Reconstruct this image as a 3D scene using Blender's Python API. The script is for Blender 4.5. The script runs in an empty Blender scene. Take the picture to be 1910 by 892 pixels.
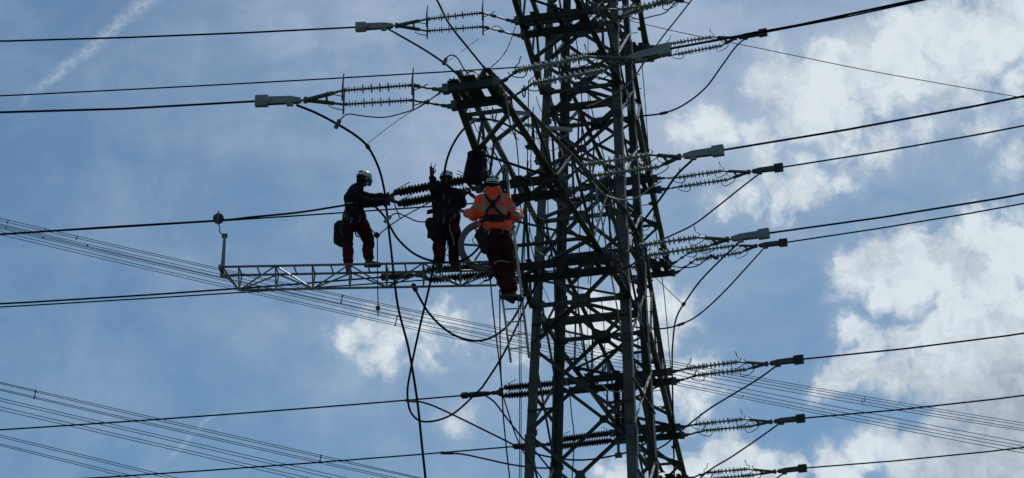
import bpy, bmesh, math, random
import numpy as np
from mathutils import Vector, Matrix, noise
random.seed(7)
R = math.radians
sc = bpy.context.scene
C = sc.collection

# ---------------------------------------------------------------- camera, world, sun, exposure
F, TH = 3922.0, R(25.0)
CAMZ = 1.6
cam = bpy.data.objects.new('camera', bpy.data.cameras.new('camera')); C.objects.link(cam)
cam.location = (0, 0, CAMZ); cam.rotation_euler = (math.pi / 2 + TH, 0, 0)
cam.data.sensor_width = 36; cam.data.lens = 36 * F / 1910
cam.data.clip_start = 0.1; cam.data.clip_end = 6000
sc.camera = cam
cT, sT = math.cos(TH), math.sin(TH)
SUN_EL, SUN_AZ = R(56), R(28)                       # azimuth clockwise from +Y
sc.view_settings.view_transform = 'Standard'; sc.view_settings.look = 'None'
sc.view_settings.exposure = 0.10; sc.view_settings.gamma = 1

def ray(u, v):
    d = Vector((1, 0, 0)) * ((u - 955) / F) + Vector((0, -sT, cT)) * ((446 - v) / F) + Vector((0, cT, sT))
    return d
def P(u, v, Y):                                     # the point of a sight line at ground distance Y
    d = ray(u, v); return Vector((0, 0, CAMZ)) + d * (Y / d.y)
def PH(u, v, H):                                    # the point of a sight line at height H above the eye
    d = ray(u, v); return Vector((0, 0, CAMZ)) + d * (H / d.z)
def px_m(Y, H): return F / (Y * cT + H * sT)

w = bpy.data.worlds.new('World'); sc.world = w; w.use_nodes = True
nt = w.node_tree; nt.nodes.clear()
def N(t, **k):
    n = nt.nodes.new(t)
    for a, b in k.items(): setattr(n, a, b)
    return n
def L(a, b): nt.links.new(a, b)
def M2(op, a, b=None, c=None, clamp=False):
    n = N('ShaderNodeMath', operation=op); n.use_clamp = clamp
    for i, x in enumerate((a, b, c)):
        if x is None: continue
        if isinstance(x, (int, float)): n.inputs[i].default_value = x
        else: L(x, n.inputs[i])
    return n.outputs[0]
def V2(op, a, b=None):
    n = N('ShaderNodeVectorMath', operation=op)
    for i, x in enumerate((a, b)):
        if x is None: continue
        if isinstance(x, (tuple, Vector)): n.inputs[i].default_value = tuple(x)
        else: L(x, n.inputs[i])
    return n.outputs['Value'] if op in ('DISTANCE', 'DOT_PRODUCT', 'LENGTH') else n.outputs[0]
def smooth(x, a, b, lo=0.0, hi=1.0):
    n = N('ShaderNodeMapRange', interpolation_type='SMOOTHSTEP')
    L(x, n.inputs[0]); n.inputs[1].default_value = a; n.inputs[2].default_value = b
    n.inputs[3].default_value = lo; n.inputs[4].default_value = hi
    return n.outputs[0]
def noisef(vec, scale, detail=6, rough=0.55, dist=0.0, col=False):
    n = N('ShaderNodeTexNoise'); n.inputs['Scale'].default_value = scale; n.inputs['Detail'].default_value = detail
    n.inputs['Roughness'].default_value = rough; n.inputs['Distortion'].default_value = dist
    L(vec, n.inputs['Vector']); return n.outputs['Color' if col else 'Fac']
def mixc(f, a, b):
    n = N('ShaderNodeMix', data_type='RGBA'); 
    if isinstance(f, float): n.inputs[0].default_value = f
    else: L(f, n.inputs[0])
    for i, x in ((6, a), (7, b)):
        if isinstance(x, tuple): n.inputs[i].default_value = (*x, 1)
        else: L(x, n.inputs[i])
    return n.outputs[2]
tc = N('ShaderNodeTexCoord'); D0 = tc.outputs['Generated']
# gentle warp of the sight direction so that cloud outlines are ragged
wn = noisef(D0, 42, 5, 0.6, col=True)
wv = V2('SUBTRACT', wn, (0.5, 0.5, 0.5))
sc1 = N('ShaderNodeVectorMath', operation='SCALE'); L(wv, sc1.inputs[0]); sc1.inputs[3].default_value = 0.022
D1 = V2('ADD', D0, sc1.outputs[0])
blobs = [  # cumulus puffs: position on the sky, angular radius, weight
 (1450,140,58,1),(1500,170,75,1),(1560,130,75,1),(1550,195,62,1),(1620,110,66,1),(1680,80,70,1),(1690,140,62,1),(1765,60,75,1),
 (1800,110,70,1),(1850,60,80,1),(1900,10,80,1),(1500,215,50,.9),(1750,150,50,.9),(1590,225,45,.8),(1660,180,45,.8),
 (1570,275,45,.5),(1630,290,45,.6),(1730,235,50,.6),(1850,240,55,.45),(1900,150,50,.5),(1800,180,45,.55),
 (1285,245,42,.8),(1330,232,46,.85),(1350,255,32,.7),(1420,272,46,.85),(1430,315,34,.7),(1500,340,48,.8),(1460,365,44,.75),(1400,365,38,.6),
 (1345,375,38,.5),(1660,270,34,.6),(1900,290,50,.5),(1570,340,34,.35),
 (1600,500,52,1),(1650,480,62,1),(1690,465,55,1),(1700,530,62,1),(1645,545,38,.8),(1765,505,74,1),(1825,450,58,1),(1845,520,78,1),
 (1900,470,80,1),(1885,570,60,.9),(1770,570,46,.8),(1572,488,22,.9),(1830,590,40,.6),(1780,440,36,.7),
 (1592,612,34,1),(1625,640,40,1),(1700,655,55,.95),(1760,635,66,1),(1830,615,70,1),(1905,600,80,1),(1558,715,38,1),(1605,692,54,1),
 (1665,702,56,.95),(1735,700,66,1),(1800,695,76,1),(1885,690,90,1),(1855,765,80,1),(1775,765,46,.8),(1905,780,95,1),(1530,735,26,.8),
 (1560,875,48,1),(1610,842,46,1),(1655,828,46,1),(1705,850,66,1),(1775,850,80,1),(1850,860,95,1),(1905,850,95,1),
 (1290,885,46,.95),(1340,855,46,.95),(1380,850,42,.95),(1430,865,44,.95),(1475,880,36,.8),(1240,890,40,.8),(1150,885,40,.9),(1110,872,26,.6),
 (1240,575,40,.9),(1280,592,40,.9),(1245,625,40,.8),(1250,705,48,.65),(1305,690,46,.6),(1290,755,48,.55),(1330,740,36,.4),
 (650,622,42,.62),(690,610,42,.68),(722,645,52,.66),(700,672,38,.6),(785,612,42,.5),(825,580,36,.5),(795,660,34,.42),(722,695,28,.5),(865,612,38,.4),
 (1060,590,46,.95),(1110,600,52,1),(1160,600,46,1),(1195,560,40,.8),(1130,640,34,.8),(960,640,40,.4),
 (845,797,32,.6),(866,780,24,.55),
]
acc = None
for (u, v, r, wt) in blobs:
    c = ray(u, v).normalized()
    dd = V2('DISTANCE', D1, c)
    m = M2('MULTIPLY_ADD', dd, -wt * F / (r * 1.25), wt)          # wt*(1-dist/r)
    acc = m if acc is None else M2('SMOOTH_MAX', acc, m, 0.12)
acc = M2('MAXIMUM', acc, -0.6)
fb = noisef(D1, 95, 8, 0.62, 0.3)
fb2 = noisef(D0, 30, 7, 0.6, 0.2)
# clouds beyond the frame: the same kind of broken cumulus, all round the sky
ctr = ray(955, 446).normalized()
away = smooth(V2('DISTANCE', D0, ctr), 0.27, 0.36)
gen = smooth(noisef(D0, 7.5, 7, 0.6, 0.25), 0.53, 0.75)
gen = M2('MULTIPLY', gen, away)
dens = M2('ADD', acc, M2('MULTIPLY', M2('SUBTRACT', fb, 0.5), 1.25))
dens = M2('ADD', dens, M2('MULTIPLY', M2('SUBTRACT', fb2, 0.5), 0.5))
cm = M2('MULTIPLY_ADD', smooth(dens, 0.03, 0.62), 0.84, M2('MULTIPLY', smooth(dens, -0.40, 0.4), 0.16))
cm = M2('MAXIMUM', cm, gen)
# thin high veil in long drawn-out streaks
mp = N('ShaderNodeMapping'); L(D0, mp.inputs[0]); mp.inputs['Rotation'].default_value = (0.2, 0.9, 0.35); mp.inputs['Scale'].default_value = (0.9, 2.8, 2.8)
STR = mp.outputs[0]
sep = N('ShaderNodeSeparateXYZ'); L(D0, sep.inputs[0])
veil_h = smooth(V2('DISTANCE', D0, ray(1130, 40).normalized()), 0.30, 0.0, 0.0, 1.0)
veil_n = smooth(noisef(D0, 11, 6, 0.62, 0.6), 0.30, 0.72)
veil_s = M2('MULTIPLY_ADD', noisef(STR, 9, 6, 0.6, 0.2), 0.6, M2('MULTIPLY', noisef(D1, 26, 7, 0.6, 0.4), 0.4))
veil = M2('MULTIPLY', M2('ADD', M2('MULTIPLY', M2('MULTIPLY', veil_n, 0.50), smooth(V2('DISTANCE', D0, ray(1440, 660).normalized()), 0.03, 0.15)), M2('MULTIPLY', veil_h, 0.90)), M2('ADD', M2('MULTIPLY', smooth(veil_s, 0.36, 0.66), 0.75), 0.42), clamp=True)
# contrail: a band between two sky directions
def trail(p, q, width, noise_amp):
    a, b = ray(*p).normalized(), ray(*q).normalized()
    nrm = a.cross(b).normalized(); al = (b - a).normalized(); ln = (b - a).length
    off = M2('ABSOLUTE', V2('DOT_PRODUCT', D2, nrm))
    s = M2('SUBTRACT', V2('DOT_PRODUCT', D0, al), a.dot(al))
    s = M2('DIVIDE', s, ln)
    wd = M2('MULTIPLY_ADD', s, width * 0.7 / F, width * 0.6 / F)
    core = M2('SUBTRACT', 1.0, M2('DIVIDE', off, wd), clamp=True)
    ends = M2('MULTIPLY', smooth(s, -0.15, 0.25), smooth(s, 1.25, 0.9))
    return M2('MULTIPLY', M2('MULTIPLY', core, ends), noise_amp)
sc2 = N('ShaderNodeVectorMath', operation='SCALE'); L(wv, sc2.inputs[0]); sc2.inputs[3].default_value = 0.012
D2 = V2('ADD', D0, sc2.outputs[0])
tr = M2('MAXIMUM', trail((45, 185), (290, -15), 18, 0.34), trail((303, 857), (395, 780), 7, 0.22))
tr = M2('MULTIPLY', tr, smooth(noisef(D0, 260, 8, 0.75), 0.36, 0.60, 0.25, 1.45), clamp=True)
sky = N('ShaderNodeTexSky', sky_type='NISHITA')
sky.sun_disc = False; sky.sun_elevation = SUN_EL; sky.sun_rotation = SUN_AZ
sky.altitude = 100; sky.air_density = 1.0; sky.dust_density = 0.6; sky.ozone_density = 1.6
SKY_S = 0.062
hsv = N('ShaderNodeHueSaturation'); hsv.inputs['Saturation'].default_value = 1.0; hsv.inputs['Value'].default_value = 1.0
L(sky.outputs[0], hsv.inputs['Color'])
tint = N('ShaderNodeMix', data_type='RGBA', blend_type='MULTIPLY'); tint.inputs[0].default_value = 1.0; L(hsv.outputs[0], tint.inputs[6]); tint.inputs[7].default_value = (0.74, 1.04, 1.12, 1)
blue = tint.outputs[2]
k = 1.0 / SKY_S
veil_c = tuple(x * k for x in (0.385, 0.47, 0.60))
c1 = mixc(M2('MULTIPLY', veil, 0.78), blue, veil_c)
c1 = mixc(tr, c1, tuple(x * k for x in (0.50, 0.575, 0.67)))
shade = M2('MULTIPLY_ADD', smooth(noisef(D1, 30, 7, 0.62), 0.36, 0.60), 0.7, M2('MULTIPLY', smooth(noisef(D1, 85, 7, 0.65), 0.35, 0.65), 0.45))
greyc = ray(1890, 830).normalized()
grey = smooth(V2('DISTANCE', D1, greyc), 0.075, 0.01)
bright = M2('SUBTRACT', M2('ADD', M2('MULTIPLY', shade, 0.70), 0.36), M2('MULTIPLY', grey, 0.75), clamp=True)
cc = mixc(bright, tuple(x * k for x in (0.34, 0.40, 0.48)), tuple(x * k for x in (0.68, 0.745, 0.79)))
c2 = mixc(M2('MULTIPLY', cm, 0.95), c1, cc)
bg = N('ShaderNodeBackground'); bg.inputs['Strength'].default_value = SKY_S
L(c2, bg.inputs['Color'])
wo = N('ShaderNodeOutputWorld'); L(bg.outputs[0], wo.inputs[0])

sun = bpy.data.objects.new('sun', bpy.data.lights.new('sun', 'SUN')); C.objects.link(sun)
sun.data.energy = 2.6; sun.data.angle = R(0.5); sun.data.color = (1, 0.95, 0.88)
sd = Vector((math.sin(SUN_AZ) * math.cos(SUN_EL), math.cos(SUN_AZ) * math.cos(SUN_EL), math.sin(SUN_EL)))
sun.rotation_euler = (-sd).to_track_quat('-Z', 'Y').to_euler(); sun.location = (0, 0, 60)

# ---------------------------------------------------------------- materials
def mat(name, col, rough=0.6, metal=0.0, col2=None, scale=6.0, bump=0.0, trans=0.0, spec=0.5, vary=False):
    m = bpy.data.materials.new(name); m.use_nodes = True; t = m.node_tree
    b = t.nodes['Principled BSDF']; b.inputs['Roughness'].default_value = rough; b.inputs['Metallic'].default_value = metal
    b.inputs['Specular IOR Level'].default_value = spec
    col2 = col2 or tuple(min(1, c * 1.45 + 0.004) for c in col)
    co = t.nodes.new('ShaderNodeTexCoord'); n = t.nodes.new('ShaderNodeTexNoise'); n.inputs['Scale'].default_value = scale
    n.inputs['Detail'].default_value = 6; n.inputs['Roughness'].default_value = 0.65
    g = t.nodes.new('ShaderNodeNewGeometry'); t.links.new(g.outputs['Position'], n.inputs['Vector'])
    r = t.nodes.new('ShaderNodeValToRGB'); r.color_ramp.elements[0].position = 0.35; r.color_ramp.elements[1].position = 0.68
    r.color_ramp.elements[0].color = (*col, 1); r.color_ramp.elements[1].color = (*col2, 1)
    t.links.new(n.outputs['Fac'], r.inputs[0]); t.links.new(r.outputs[0], b.inputs['Base Color'])
    if vary:
        oi = t.nodes.new('ShaderNodeObjectInfo'); mr = t.nodes.new('ShaderNodeMapRange'); mr.inputs[3].default_value = 0.65; mr.inputs[4].default_value = 1.35
        t.links.new(oi.outputs['Random'], mr.inputs[0]); hs = t.nodes.new('ShaderNodeHueSaturation'); t.links.new(mr.outputs[0], hs.inputs['Value'])
        t.links.new(r.outputs[0], hs.inputs['Color'])
        # faint rust runs down the member
        n2 = t.nodes.new('ShaderNodeTexNoise'); n2.inputs['Scale'].default_value = 1.0; n2.inputs['Detail'].default_value = 8; n2.inputs['Roughness'].default_value = .7
        m2 = t.nodes.new('ShaderNodeMapping'); m2.inputs['Scale'].default_value = (14, 14, 1.8); t.links.new(g.outputs['Position'], m2.inputs[0]); t.links.new(m2.outputs[0], n2.inputs['Vector'])
        r2 = t.nodes.new('ShaderNodeMapRange'); r2.inputs[1].default_value = .60; r2.inputs[2].default_value = .72; t.links.new(n2.outputs['Fac'], r2.inputs[0])
        mx = t.nodes.new('ShaderNodeMix'); mx.data_type = 'RGBA'; t.links.new(r2.outputs[0], mx.inputs[0]); t.links.new(hs.outputs[0], mx.inputs[6]); mx.inputs[7].default_value = (0.075, 0.048, 0.034, 1)
        t.links.new(mx.outputs[2], b.inputs['Base Color'])
    if bump:
        bp = t.nodes.new('ShaderNodeBump'); bp.inputs['Strength'].default_value = bump; bp.inputs['Distance'].default_value = 0.01
        t.links.new(n.outputs['Fac'], bp.inputs['Height']); t.links.new(bp.outputs[0], b.inputs['Normal'])
    if trans:
        b.inputs['Transmission Weight'].default_value = trans; b.inputs['IOR'].default_value = 1.45
    return m
M = dict(
    steel=mat('painted_steel', (0.024, 0.029, 0.029), 0.55, 0.0, (0.050, 0.057, 0.055), 3.5, 0.15, spec=0.35, vary=True),
    legst=mat('grey_painted_leg_steel', (0.036, 0.041, 0.041), 0.55, 0.0, (0.068, 0.075, 0.072), 2.5, 0.15, spec=0.4, vary=True),
    beam=mat('dark_beam_steel', (0.016, 0.020, 0.020), 0.7, 0.0, (0.032, 0.038, 0.036), 4.0, spec=0.25),
    pale_sunlit=mat('ladder_and_sunlit_brace_metal', (0.30, 0.31, 0.29), 0.5, 0.35, (0.46, 0.47, 0.44), 14.0),  # ladder metal; on the side braces the pale colour stands for sunlight
    fit=mat('cast_fitting', (0.055, 0.060, 0.062), 0.55, 0.4, (0.10, 0.105, 0.10), 18.0),
    clampg=mat('grey_clamp_alloy', (0.17, 0.19, 0.20), 0.6, 0.1, (0.23, 0.25, 0.26), 5.0),
    clampd=mat('black_clamp_casting', (0.012, 0.010, 0.012), 0.5, 0.1),
    alu=mat('aluminium_tube', (0.11, 0.115, 0.12), 0.38, 0.5, (0.20, 0.205, 0.21), 12.0),
    glass=mat('pale_green_insulator', (0.20, 0.23, 0.22), 0.5, 0.0, (0.30, 0.33, 0.31), 20.0, spec=0.3),
    black=mat('dark_silicone', (0.006, 0.005, 0.007), 0.5, 0, spec=0.3),
    rod=mat('grey_silicone', (0.035, 0.037, 0.042), 0.5),
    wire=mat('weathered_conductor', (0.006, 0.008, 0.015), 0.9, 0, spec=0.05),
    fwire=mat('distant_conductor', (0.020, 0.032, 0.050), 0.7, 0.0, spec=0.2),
    rope=mat('black_rope', (0.007, 0.008, 0.016), 0.85, spec=0.15),
    pale=mat('pale_cable', (0.26, 0.27, 0.25), 0.5),
    yel=mat('yellow_green_rope', (0.16, 0.17, 0.045), 0.7),
    blu=mat('light_blue_rope', (0.10, 0.22, 0.36), 0.7),
    cop=mat('copper_cable', (0.20, 0.10, 0.06), 0.5, 0.3),
    hivis=mat('orange_hi_vis_cloth', (0.86, 0.050, 0.008), 0.75, 0, (0.98, 0.088, 0.014), 9, 0.3),
    band=mat('grey_reflective_tape', (0.20, 0.165, 0.145), 0.55, 0, (0.26, 0.22, 0.195), 30),
    dark=mat('dark_navy_cloth', (0.008, 0.008, 0.014), 0.9, 0, (0.016, 0.014, 0.024), 18, 0.3, spec=0.15),
    maroon=mat('maroon_work_trousers', (0.022, 0.0045, 0.007), 0.9, 0, (0.042, 0.008, 0.012), 14, 0.3, spec=0.15),
    dred=mat('dark_trousers_red_panels', (0.013, 0.005, 0.008), 0.9, 0, (0.026, 0.007, 0.011), 9, 0.3, spec=0.15),
    red=mat('red_trouser_panel', (0.07, 0.009, 0.014), 0.9, 0, (0.11, 0.012, 0.02), 14, 0.3, spec=0.15),
    strap=mat('black_webbing', (0.010, 0.010, 0.012), 0.85, spec=0.2),
    skin=mat('skin', (0.13, 0.062, 0.046), 0.7, spec=0.2),
    helmet=mat('white_helmet_shell', (0.42, 0.44, 0.45), 0.35, 0, (0.50, 0.52, 0.53), 8),
    visor=mat('tinted_visor', (0.03, 0.05, 0.06), 0.15),
    boot=mat('black_boot_leather', (0.010, 0.009, 0.010), 0.7),
    wheel=mat('grey_wheel_alloy', (0.085, 0.080, 0.085), 0.55, 0.2, (0.13, 0.12, 0.125), 10),
    patch=mat('tan_patch', (0.35, 0.27, 0.14), 0.8),
)
# ---------------------------------------------------------------- mesh helpers
WORLD = {}                                               # world matrices of parents
class MB:
    def __init__(s): s.v = []; s.f = []
    def add(s, vs, fs):
        o = len(s.v); s.v += [tuple(v) for v in vs]; s.f += [tuple(i + o for i in f) for f in fs]; return s
    def box(s, c, ax, ay, az):                           # centre, three half-axis vectors
        c = Vector(c); vs = [c + ax * x + ay * y + az * z for z in (-1, 1) for y in (-1, 1) for x in (-1, 1)]
        return s.add(vs, [(0, 2, 3, 1), (4, 5, 7, 6), (0, 1, 5, 4), (2, 6, 7, 3), (0, 4, 6, 2), (1, 3, 7, 5)])
    def beam(s, p, q, wdt, hgt, up=Vector((0, 0, 1))):
        p, q = Vector(p), Vector(q); d = q - p; l = d.length; d.normalize()
        x = d.cross(up); x = x.normalized() if x.length > 1e-4 else d.orthogonal().normalized(); y = x.cross(d)
        return s.box((p + q) / 2, x * wdt / 2, y * hgt / 2, d * l / 2)
    def tube(s, pts, r, n=6, caps=True):
        pts = [Vector(p) for p in pts]; rs = r if isinstance(r, (list, tuple)) else [r] * len(pts)
        t0 = (pts[1] - pts[0]).normalized(); x = t0.orthogonal().normalized(); vs = []; fs = []
        for i, p in enumerate(pts):
            t = (pts[min(i + 1, len(pts) - 1)] - pts[max(i - 1, 0)])
            t = t.normalized() if t.length > 1e-9 else t0
            x = (x - t * x.dot(t)); x = x.normalized() if x.length > 1e-6 else t.orthogonal().normalized(); y = t.cross(x)
            for k in range(n):
                a = 2 * math.pi * k / n; vs.append(p + (x * math.cos(a) + y * math.sin(a)) * rs[i])
        for i in range(len(pts) - 1):
            for k in range(n):
                k2 = (k + 1) % n; fs.append((i * n + k, i * n + k2, (i + 1) * n + k2, (i + 1) * n + k))
        if caps: fs.append(tuple(range(n - 1, -1, -1))); fs.append(tuple((len(pts) - 1) * n + k for k in range(n)))
        return s.add(vs, fs)
    def lathe(s, p, d, prof, n=12):                      # prof: (distance along d, radius)
        d = Vector(d).normalized(); return s.tube2([Vector(p) + d * a for a, _ in prof], [b for _, b in prof], d, n)
    def tube2(s, pts, rs, d, n):
        x = d.orthogonal().normalized(); y = d.cross(x); vs = []; fs = []
        for p, r in zip(pts, rs):
            for k in range(n):
                a = 2 * math.pi * k / n; vs.append(p + (x * math.cos(a) + y * math.sin(a)) * r)
        for i in range(len(pts) - 1):
            for k in range(n):
                k2 = (k + 1) % n; fs.append((i * n + k, i * n + k2, (i + 1) * n + k2, (i + 1) * n + k))
        fs.append(tuple(range(n - 1, -1, -1))); fs.append(tuple((len(pts) - 1) * n + k for k in range(n)))
        return s.add(vs, fs)
    def plate(s, pts, nrm, th):                          # a flat polygon with thickness
        nrm = Vector(nrm).normalized() * th / 2; n = len(pts)
        vs = [Vector(p) - nrm for p in pts] + [Vector(p) + nrm for p in pts]
        return s.add(vs, [tuple(range(n - 1, -1, -1)), tuple(range(n, 2 * n))] + [(i, (i + 1) % n, (i + 1) % n + n, i + n) for i in range(n)])
    def ball(s, c, rx, ry=None, rz=None, rot=None, n=10, m=7):
        ry = ry or rx; rz = rz or rx; vs = []; fs = []; rot = rot or Matrix.Identity(3); c = Vector(c)
        for i in range(1, m):
            ph = math.pi * i / m
            for k in range(n):
                a = 2 * math.pi * k / n
                vs.append(c + rot @ Vector((rx * math.sin(ph) * math.cos(a), ry * math.sin(ph) * math.sin(a), rz * math.cos(ph))))
        t = len(vs); vs += [c + rot @ Vector((0, 0, rz)), c + rot @ Vector((0, 0, -rz))]
        for i in range(m - 2):
            for k in range(n):
                k2 = (k + 1) % n; fs.append((i * n + k, (i + 1) * n + k, (i + 1) * n + k2, i * n + k2))
        for k in range(n):
            k2 = (k + 1) % n; fs.append((t, k, k2)); fs.append((t + 1, (m - 2) * n + k2, (m - 2) * n + k))
        return s.add(vs, fs)
    def capsule(s, p, q, r1, r2, n=12):
        p, q = Vector(p), Vector(q); s.ball(p, r1, n=12, m=8); s.ball(q, r2, n=12, m=8)
        if (q - p).length > 1e-4: s.tube([p, q], [r1, r2], n)
        return s
    def build(s, name, material, parent=None, origin=None, smooth=False):
        o_w = Vector(origin) if origin is not None else (Vector(s.v[0]) if parent is None else WORLD[parent.name].translation)
        me = bpy.data.meshes.new(name); me.from_pydata([tuple(Vector(v) - o_w) for v in s.v], [], s.f); me.update()
        bm = bmesh.new(); bm.from_mesh(me); bmesh.ops.recalc_face_normals(bm, faces=bm.faces); bm.to_mesh(me); bm.free()
        if smooth: me.polygons.foreach_set('use_smooth', [True] * len(me.polygons))
        for mm in (material if isinstance(material, (list, tuple)) else [material]): me.materials.append(mm)
        return put(name, me, Matrix.Translation(o_w), parent)
def put(name, data, mw, parent=None):
    o = bpy.data.objects.new(name, data); C.objects.link(o)
    if parent is not None:
        o.parent = parent; o.matrix_basis = WORLD[parent.name].inverted() @ mw
    else: o.matrix_basis = mw
    WORLD[o.name] = mw.copy()
    return o
def tag(o, label=None, cat=None, group=None, kind=None):
    for k_, v_ in (('label', label), ('category', cat), ('group', group), ('kind', kind)):
        if v_: o[k_] = v_
    return o
def thing(name, loc, label, cat, group=None):
    return tag(put(name, None, Matrix.Translation(Vector(loc))), label, cat, group)
def spline(pts, sub=6):                                  # Catmull-Rom through 3-D points
    pts = [Vector(p) for p in pts]; out = []; n = len(pts)
    if n < 3: return pts
    for i in range(n - 1):
        a, b, c, d = pts[max(i - 1, 0)], pts[i], pts[i + 1], pts[min(i + 2, n - 1)]
        for j in range(sub):
            t = j / sub
            out.append(0.5 * ((2 * b) + (c - a) * t + (2 * a - 5 * b + 4 * c - d) * t * t + (3 * b - a - 3 * c + d) * t ** 3))
    return out + [pts[-1]]
# unit L-angle, reused with scale for every lattice bar
def l_mesh(name, material):
    t = 0.13; pr = [(-.5, -.0), (.5, -.0), (.5, t), (-.5 + t, t), (-.5 + t, .62), (-.5, .62)]
    vs = [(x, y, z) for z in (0, 1) for x, y in pr]
    fs = [(i, (i + 1) % 6, (i + 1) % 6 + 6, i + 6) for i in range(6)] + [(5, 4, 3, 2, 1, 0), (6, 7, 8, 9, 10, 11)]
    me = bpy.data.meshes.new(name); me.from_pydata(vs, [], fs); me.materials.append(material); me.update(); return me
LM = {k_: l_mesh('angle_bar_' + k_, M[k_]) for k_ in ('steel', 'pale_sunlit', 'beam')}
def bar(name, p, q, wd, nrm, parent, kind='steel', flip=1):
    p, q = Vector(p), Vector(q); d = q - p; l = d.length; z = d / l
    y = Vector(nrm); y = (y - z * y.dot(z)); y = y.normalized() if y.length > 1e-4 else z.orthogonal().normalized()
    x = y.cross(z) * flip
    m = Matrix(((x.x * wd, y.x * wd, z.x * l, p.x), (x.y * wd, y.y * wd, z.y * l, p.y), (x.z * wd, y.z * wd, z.z * l, p.z), (0, 0, 0, 1)))
    return put(name, LM[kind], m, parent)

# ---------------------------------------------------------------- ground
g = MB(); g.add([(-1500, -1500, 0), (1500, -1500, 0), (1500, 1500, 0), (-1500, 1500, 0)], [(0, 1, 2, 3)])
tag(g.build('ground', mat('meadow', (0.030, 0.045, 0.018), 0.9, 0, (0.055, 0.075, 0.03), 0.4), origin=(0, 0, 0)), 'flat green meadow below the pylon', kind='structure')

# ---------------------------------------------------------------- the pylon
YAW = 0.2613; KT = 0.0326; TX = 0.00846
bx = Vector((math.cos(YAW), -math.sin(YAW), 0)); ax = Vector((-math.sin(YAW), -math.cos(YAW), 0))   # along the line / towards the viewer
def T(s, t, H): return Vector((1.5445 + TX * (H - 15.8), 37.556, CAMZ + H)) + bx * s + ax * t
def hw(H): return 0.9425 - KT * (H - 15.8) if H > 4 else 0.9425 + KT * 11.8 + (4 - H) * 0.10
def TA(s, t, H): return T(s + 0.036 * t, t, H)           # crossarm frame, turned a little
def leg(k, H):
    sb, sa = {'A': (-1, 1), 'B': (-1, -1), 'C': (1, 1), 'D': (1, -1)}[k]; return T(sb * hw(H), sa * hw(H), H)
base = T(0, 0, -CAMZ)
tower = thing('lattice_pylon', base, 'tall dark green lattice steel pylon with long crossarms rising through the middle of the view', 'pylon')
HB = -CAMZ
for k_ in 'ABCD':
    sb, sa = {'A': (-1, 1), 'B': (-1, -1), 'C': (1, 1), 'D': (1, -1)}[k_]
    pts_h = [HB, 4.0, 12.9, 17.0, 22.0, 27.0]
    mb = MB()
    for i in range(5):
        p, q = leg(k_, pts_h[i]), leg(k_, pts_h[i + 1]); wd = 0.185 if i < 3 else (0.17 if i == 3 else 0.14)
        th = 0.02; ox, oy = bx * -sb, ax * -sa
        vs = []
        for e in (p, q):
            vs += [e, e + ox * wd, e + ox * wd + oy * th, e + ox * th + oy * th, e + ox * th + oy * wd, e + oy * wd]
        mb.add(vs, [(j, (j + 1) % 6, (j + 1) % 6 + 6, j + 6) for j in range(6)] + [(5, 4, 3, 2, 1, 0), (6, 7, 8, 9, 10, 11)])
        if 0 < i:                                        # splice plates with bolt heads where leg sections meet
            e = leg(k_, pts_h[i])
            mb.box(e + ox * wd * .5 - oy * .012 + Vector((0, 0, 0)), ox * wd * .46, oy * 0.008, Vector((0, 0, .28)))
            mb.box(e + oy * wd * .5 - ox * .012, oy * wd * .46, ox * 0.008, Vector((0, 0, .28)))
            for a in (-.2, -.07, .07, .2):
                for b in (.25, .75):
                    mb.box(e + ox * wd * b - oy * .026 + Vector((0, 0, a)), ox * .014, oy * .008, Vector((0, 0, .014)))
    mb.build('leg', M['legst'], tower)
FACES = {'near': ('A', 'C', ax), 'far': ('B', 'D', -ax), 'left': ('B', 'A', -bx), 'right': ('D', 'C', bx)}
cross_h = [23.2, 21.8, 20.5, 19.1, 17.6, 15.8, 14.1, 12.3, 10.3, 8.1, 5.7, 3.0]
ends_h = [24.0] + [(a + b) / 2 for a, b in zip(cross_h, cross_h[1:])] + [0.9]
RINGS = {20.5, 15.8, 8.1}; SEMI = {21.8, 17.6}
def octo(c, a, h, sx, sz, cut=.35):
    o = []
    for x, z in ((-1, -1 + cut), (-1 + cut, -1), (1 - cut, -1), (1, -1 + cut), (1, 1 - cut), (1 - cut, 1), (-1 + cut, 1), (-1, 1 - cut)):
        o.append(c + a * x * sx + h * z * sz)
    return o
UP = Vector((0, 0, 1))
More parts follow.
